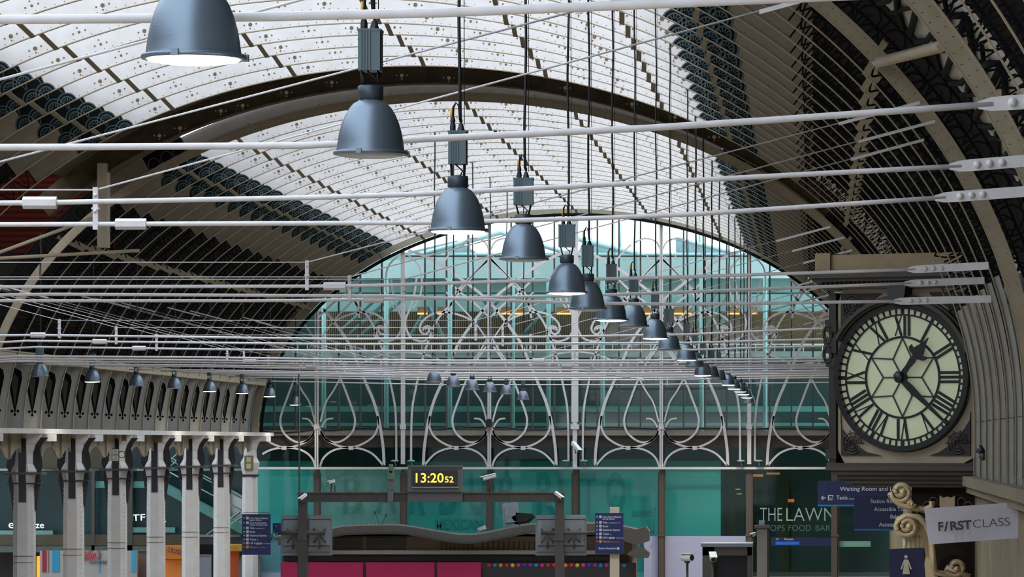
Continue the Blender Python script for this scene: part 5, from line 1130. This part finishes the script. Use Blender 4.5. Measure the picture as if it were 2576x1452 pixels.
# signs on the right
def hang_sign(x0, x1, y0, y1, Y, rows, lab, bar=True, icons=None):
    t = thing('hanging_sign', lab, 'sign', P((x0+x1)/2, y1, Y)); mb = MB(); rect(mb, x0, x1, y0, y1, Y, 0.15); mb.build('panel', M_navy2, t)
    if bar: mb = MB(); rect(mb, x0, x1, y1-4, y1, Y-0.02, 0.03); mb.build('blue_edge', mat('edge_blue', (14, 110, 176), 0.5), t)
    mb = MB(); s = FPX/(Y-0.02)
    for tx, x, y, h, wp in rows: text_mb(mb, tx, P(x, y, Y-0.02), h/s, width=wp/s, th=0.003, bold=0.004)
    if icons:
        for (x, y) in icons:
            mb.box(P(x, 0, Y).x, P(x+13, 0, Y).x, Y-0.02, Y-0.01, P(0, y+13, Y).z, P(0, y, Y).z)
    mb.build('lettering', M_wtxt, t)
    mb = MB(); z_ = P(0, y0+3, Y).z; mb.tube([(P(x1-20, 0, Y).x, Y+0.2, z_), (XC+RA+0.85, Y+0.2, z_)], 0.035, 6); mb.build('support_arm', M_steel, t); return t
M_navy2 = mat('sign_navy_dark', (14, 26, 70), 0.5)
hs = hang_sign(2057, 2262, 1210, 1274, 112, [('Waiting Room and Lavatories', 2113, 1235, 10, 190), ('Taxis', 2104, 1257, 10, 28), ('via platform 12', 2135, 1257, 4, 34)], 'navy hanging sign reading Waiting Room and Taxis with a left arrow', icons=[(2083, 1246)])
mb = MB(); s = FPX/111.9; mb.ribbon([P(2077, 1253, 111.9), P(2067, 1253, 111.9)], 1.8/s, 0.01); mb.ribbon([P(2071, 1248, 111.9), P(2066.5, 1253, 111.9), P(2071, 1258, 111.9)], 1.8/s, 0.01); mb.build('arrow', M_wtxt, hs)
mb = MB(); rect(mb, 2085, 2094, 1248, 1252, 111.95, 0.02); rect(mb, 2085, 2088, 1254, 1257, 111.95, 0.02); rect(mb, 2091, 2094, 1254, 1257, 111.95, 0.02); mb.build('taxi_pictogram', M_navy2, hs)
hs2 = hang_sign(2149, 2272, 1247, 1335, 106, [('Station Reception', 2190, 1266, 10, 92), ('Accessible Toilet', 2199, 1286, 10, 90), ('Baby Change', 2240, 1305, 10, 66), ('Assisted Travel', 2211, 1325, 10, 80)], 'navy hanging sign listing Station, Accessible, Baby and Assisted, partly behind the scroll')
fs = thing('first_class_sign', 'tilted pale lilac sign reading FIRST CLASS at the right edge', 'sign', P(2450, 1365, 72))
Yf = 72.0; mb = MB(); mb.prism([P(2325, 1280, Yf), P(2590, 1262, Yf), P(2590, 1352, Yf), P(2338, 1370, Yf)], Vector((0, -1, 0)), 0.08); mb.build('panel', mat('sign_lilac', (190, 188, 204), 0.5, noise=0.06), fs)
u = (P(2545, 1330, Yf)-P(2360, 1343, Yf)).normalized(); v = Vector((-u.z, 0, u.x)); s = FPX/(Yf-0.1)
mb = MB(); text_mb(mb, 'F', P(2361, 1336, Yf-0.1), 21/s, u, v, 13/s, bold=0.035); text_mb(mb, '/', P(2375, 1336, Yf-0.1), 22/s, u, v, 12/s, bold=0.04); text_mb(mb, 'RST', P(2391, 1334, Yf-0.1), 21/s, u, v, 54/s, bold=0.035)
text_mb(mb, 'CLASS', P(2448, 1329, Yf-0.1), 21/s, u, v, 93/s, bold=-0.012); mb.build('lettering', mat('sign_dark_letters', (52, 48, 66), 0.5), fs)
ws = thing('toilet_sign', 'navy sign with a pale standing figure symbol at the bottom right', 'sign', P(2280, 1440, 80)); mb = MB(); mb.prism([P(2236, 1382, 80), P(2322, 1378, 80), P(2330, 1470, 80), P(2238, 1470, 80)], Vector((0, -1, 0)), 0.08); mb.build('panel', mat('sign_navy_deep', (16, 18, 72), 0.5), ws)
mb = MB(); s = FPX/79.9; c = P(2279, 1401, 79.9); mb.poly([c+Vector((4.5/s*math.cos(2*math.pi*k/16), 0, 4.5/s*math.sin(2*math.pi*k/16))) for k in range(16)])
mb.poly([P(x, y, 79.9) for x, y in ((2274, 1408), (2285, 1408), (2294, 1432), (2290, 1433), (2284, 1416), (2289, 1445), (2270, 1445), (2275, 1416), (2269, 1433), (2265, 1432))]); mb.build('figure_symbol', mat('symbol_cream', (206, 200, 170), 0.5), ws)
# floodlight cluster by the right rib feet
fl_ = thing('floodlight_cluster', 'cluster of small dark spotlights on a bar by the feet of the right ribs', 'light', P(2500, 1140, 84))
mb = MB(); mb.tube([P(2455, 1135, 84), P(2576, 1140, 84)], 0.035, 8); mb.build('bar', M_iron, fl_)
for x, y, an in ((2466, 1130, 0.2), (2474, 1146, -0.3), (2500, 1136, 0.5), (2508, 1148, -0.5), (2530, 1134, 0.1)):
    c = P(x, y, 83.8); d = Vector((math.sin(an), -0.8, -0.5)).normalized(); mb = MB()
    a_ = d.cross(Vector((0, 0, 1))).normalized(); b_ = a_.cross(d)
    mb.grid([[c+d*z+(a_*math.cos(2*math.pi*k/12)+b_*math.sin(2*math.pi*k/12))*r for k in range(12)] for z, r in ((-0.1, 0.04), (-0.06, 0.07), (0.08, 0.08), (0.09, 0.0))], 0, True, True); mb.build('spotlight', mat('spot_grey', (70, 76, 84), 0.35, metal=0.4), fl_)
# ledge under the right rib feet, wall below, twisted column and fluted shaft
mb = MB(); mb.box(XC+RA-0.15, XC+RA+0.9, 57, 196, ZS-1.42, ZS-1.2); mb.box(XC+RA-0.05, XC+RA+0.9, 57, 196, ZS-1.58, ZS-1.42); tag(mb.build('wall_ledge', mat('ledge_stone', (128, 120, 104), 0.7, noise=0.2)), 'worn stone ledge carrying the feet of the right ribs', 'ledge')
mb = MB(); mb.box(XC+RA+0.15, XC+RA+0.9, 57, 196, 0, ZS-1.58); struct('wall_right_lower', mb, mat('lower_wall_buff', (126, 117, 100), 0.75, noise=0.25, nscale=0.8))
tc = thing('twisted_column', 'rope carved buff column with a dark capital at the right edge', 'column', (3.95, 74, 0))
mb = MB(); rings = []
for k in range(90):
    z = CAMZ+3.05+k*0.04; rings.append([Vector((3.98+(0.3+0.03*math.cos(4*(a+z*2.6)))*math.cos(a), 74+(0.3+0.03*math.cos(4*(a+z*2.6)))*math.sin(a), z)) for a in [2*math.pi*q/24 for q in range(24)]])
mb.grid(rings, 0, True, True); mb.build('shaft', mat('rope_buff', (176, 158, 128), 0.65), tc)
mb = MB(); mb.lathe([(0.3, 3.1), (0.36, 3.05), (0.36, 2.95), (0.5, 2.85), (0.56, 2.7), (0.5, 2.55), (0.56, 2.45), (0.42, 2.2), (0.34, 1.9)], (3.98, 74, CAMZ), 20); 
for k in range(12):
    a = 2*math.pi*k/12; mb.ball((3.98+0.5*math.cos(a), 74+0.5*math.sin(a), CAMZ+2.6), 0.09)
mb.build('capital', mat('capital_dark', (58, 54, 46), 0.6), tc)
mb = MB(); rings = []
for z in (CAMZ+0.95, CAMZ+2.0): rings.append([Vector((3.98+(0.42 if q % 2 else 0.38)*math.cos(2*math.pi*q/40), 74+(0.42 if q % 2 else 0.38)*math.sin(2*math.pi*q/40), z)) for q in range(40)])
mb.grid(rings, 0, True, False, True); mb.lathe([(0.44, 0.98), (0.5, 0.9), (0.44, 0.8), (0.46, 0.65), (0.3, 0.45), (0.22, 0.2), (0.05, 0.0)], (3.98, 74, CAMZ), 20); mb.build('fluted_shaft', mat('flute_dark', (70, 68, 64), 0.6), tc)
# ------------------------------------------------------------------ tidy up
for r in list(bpy.data.objects):
    if '_o' in r.keys(): del r['_o']
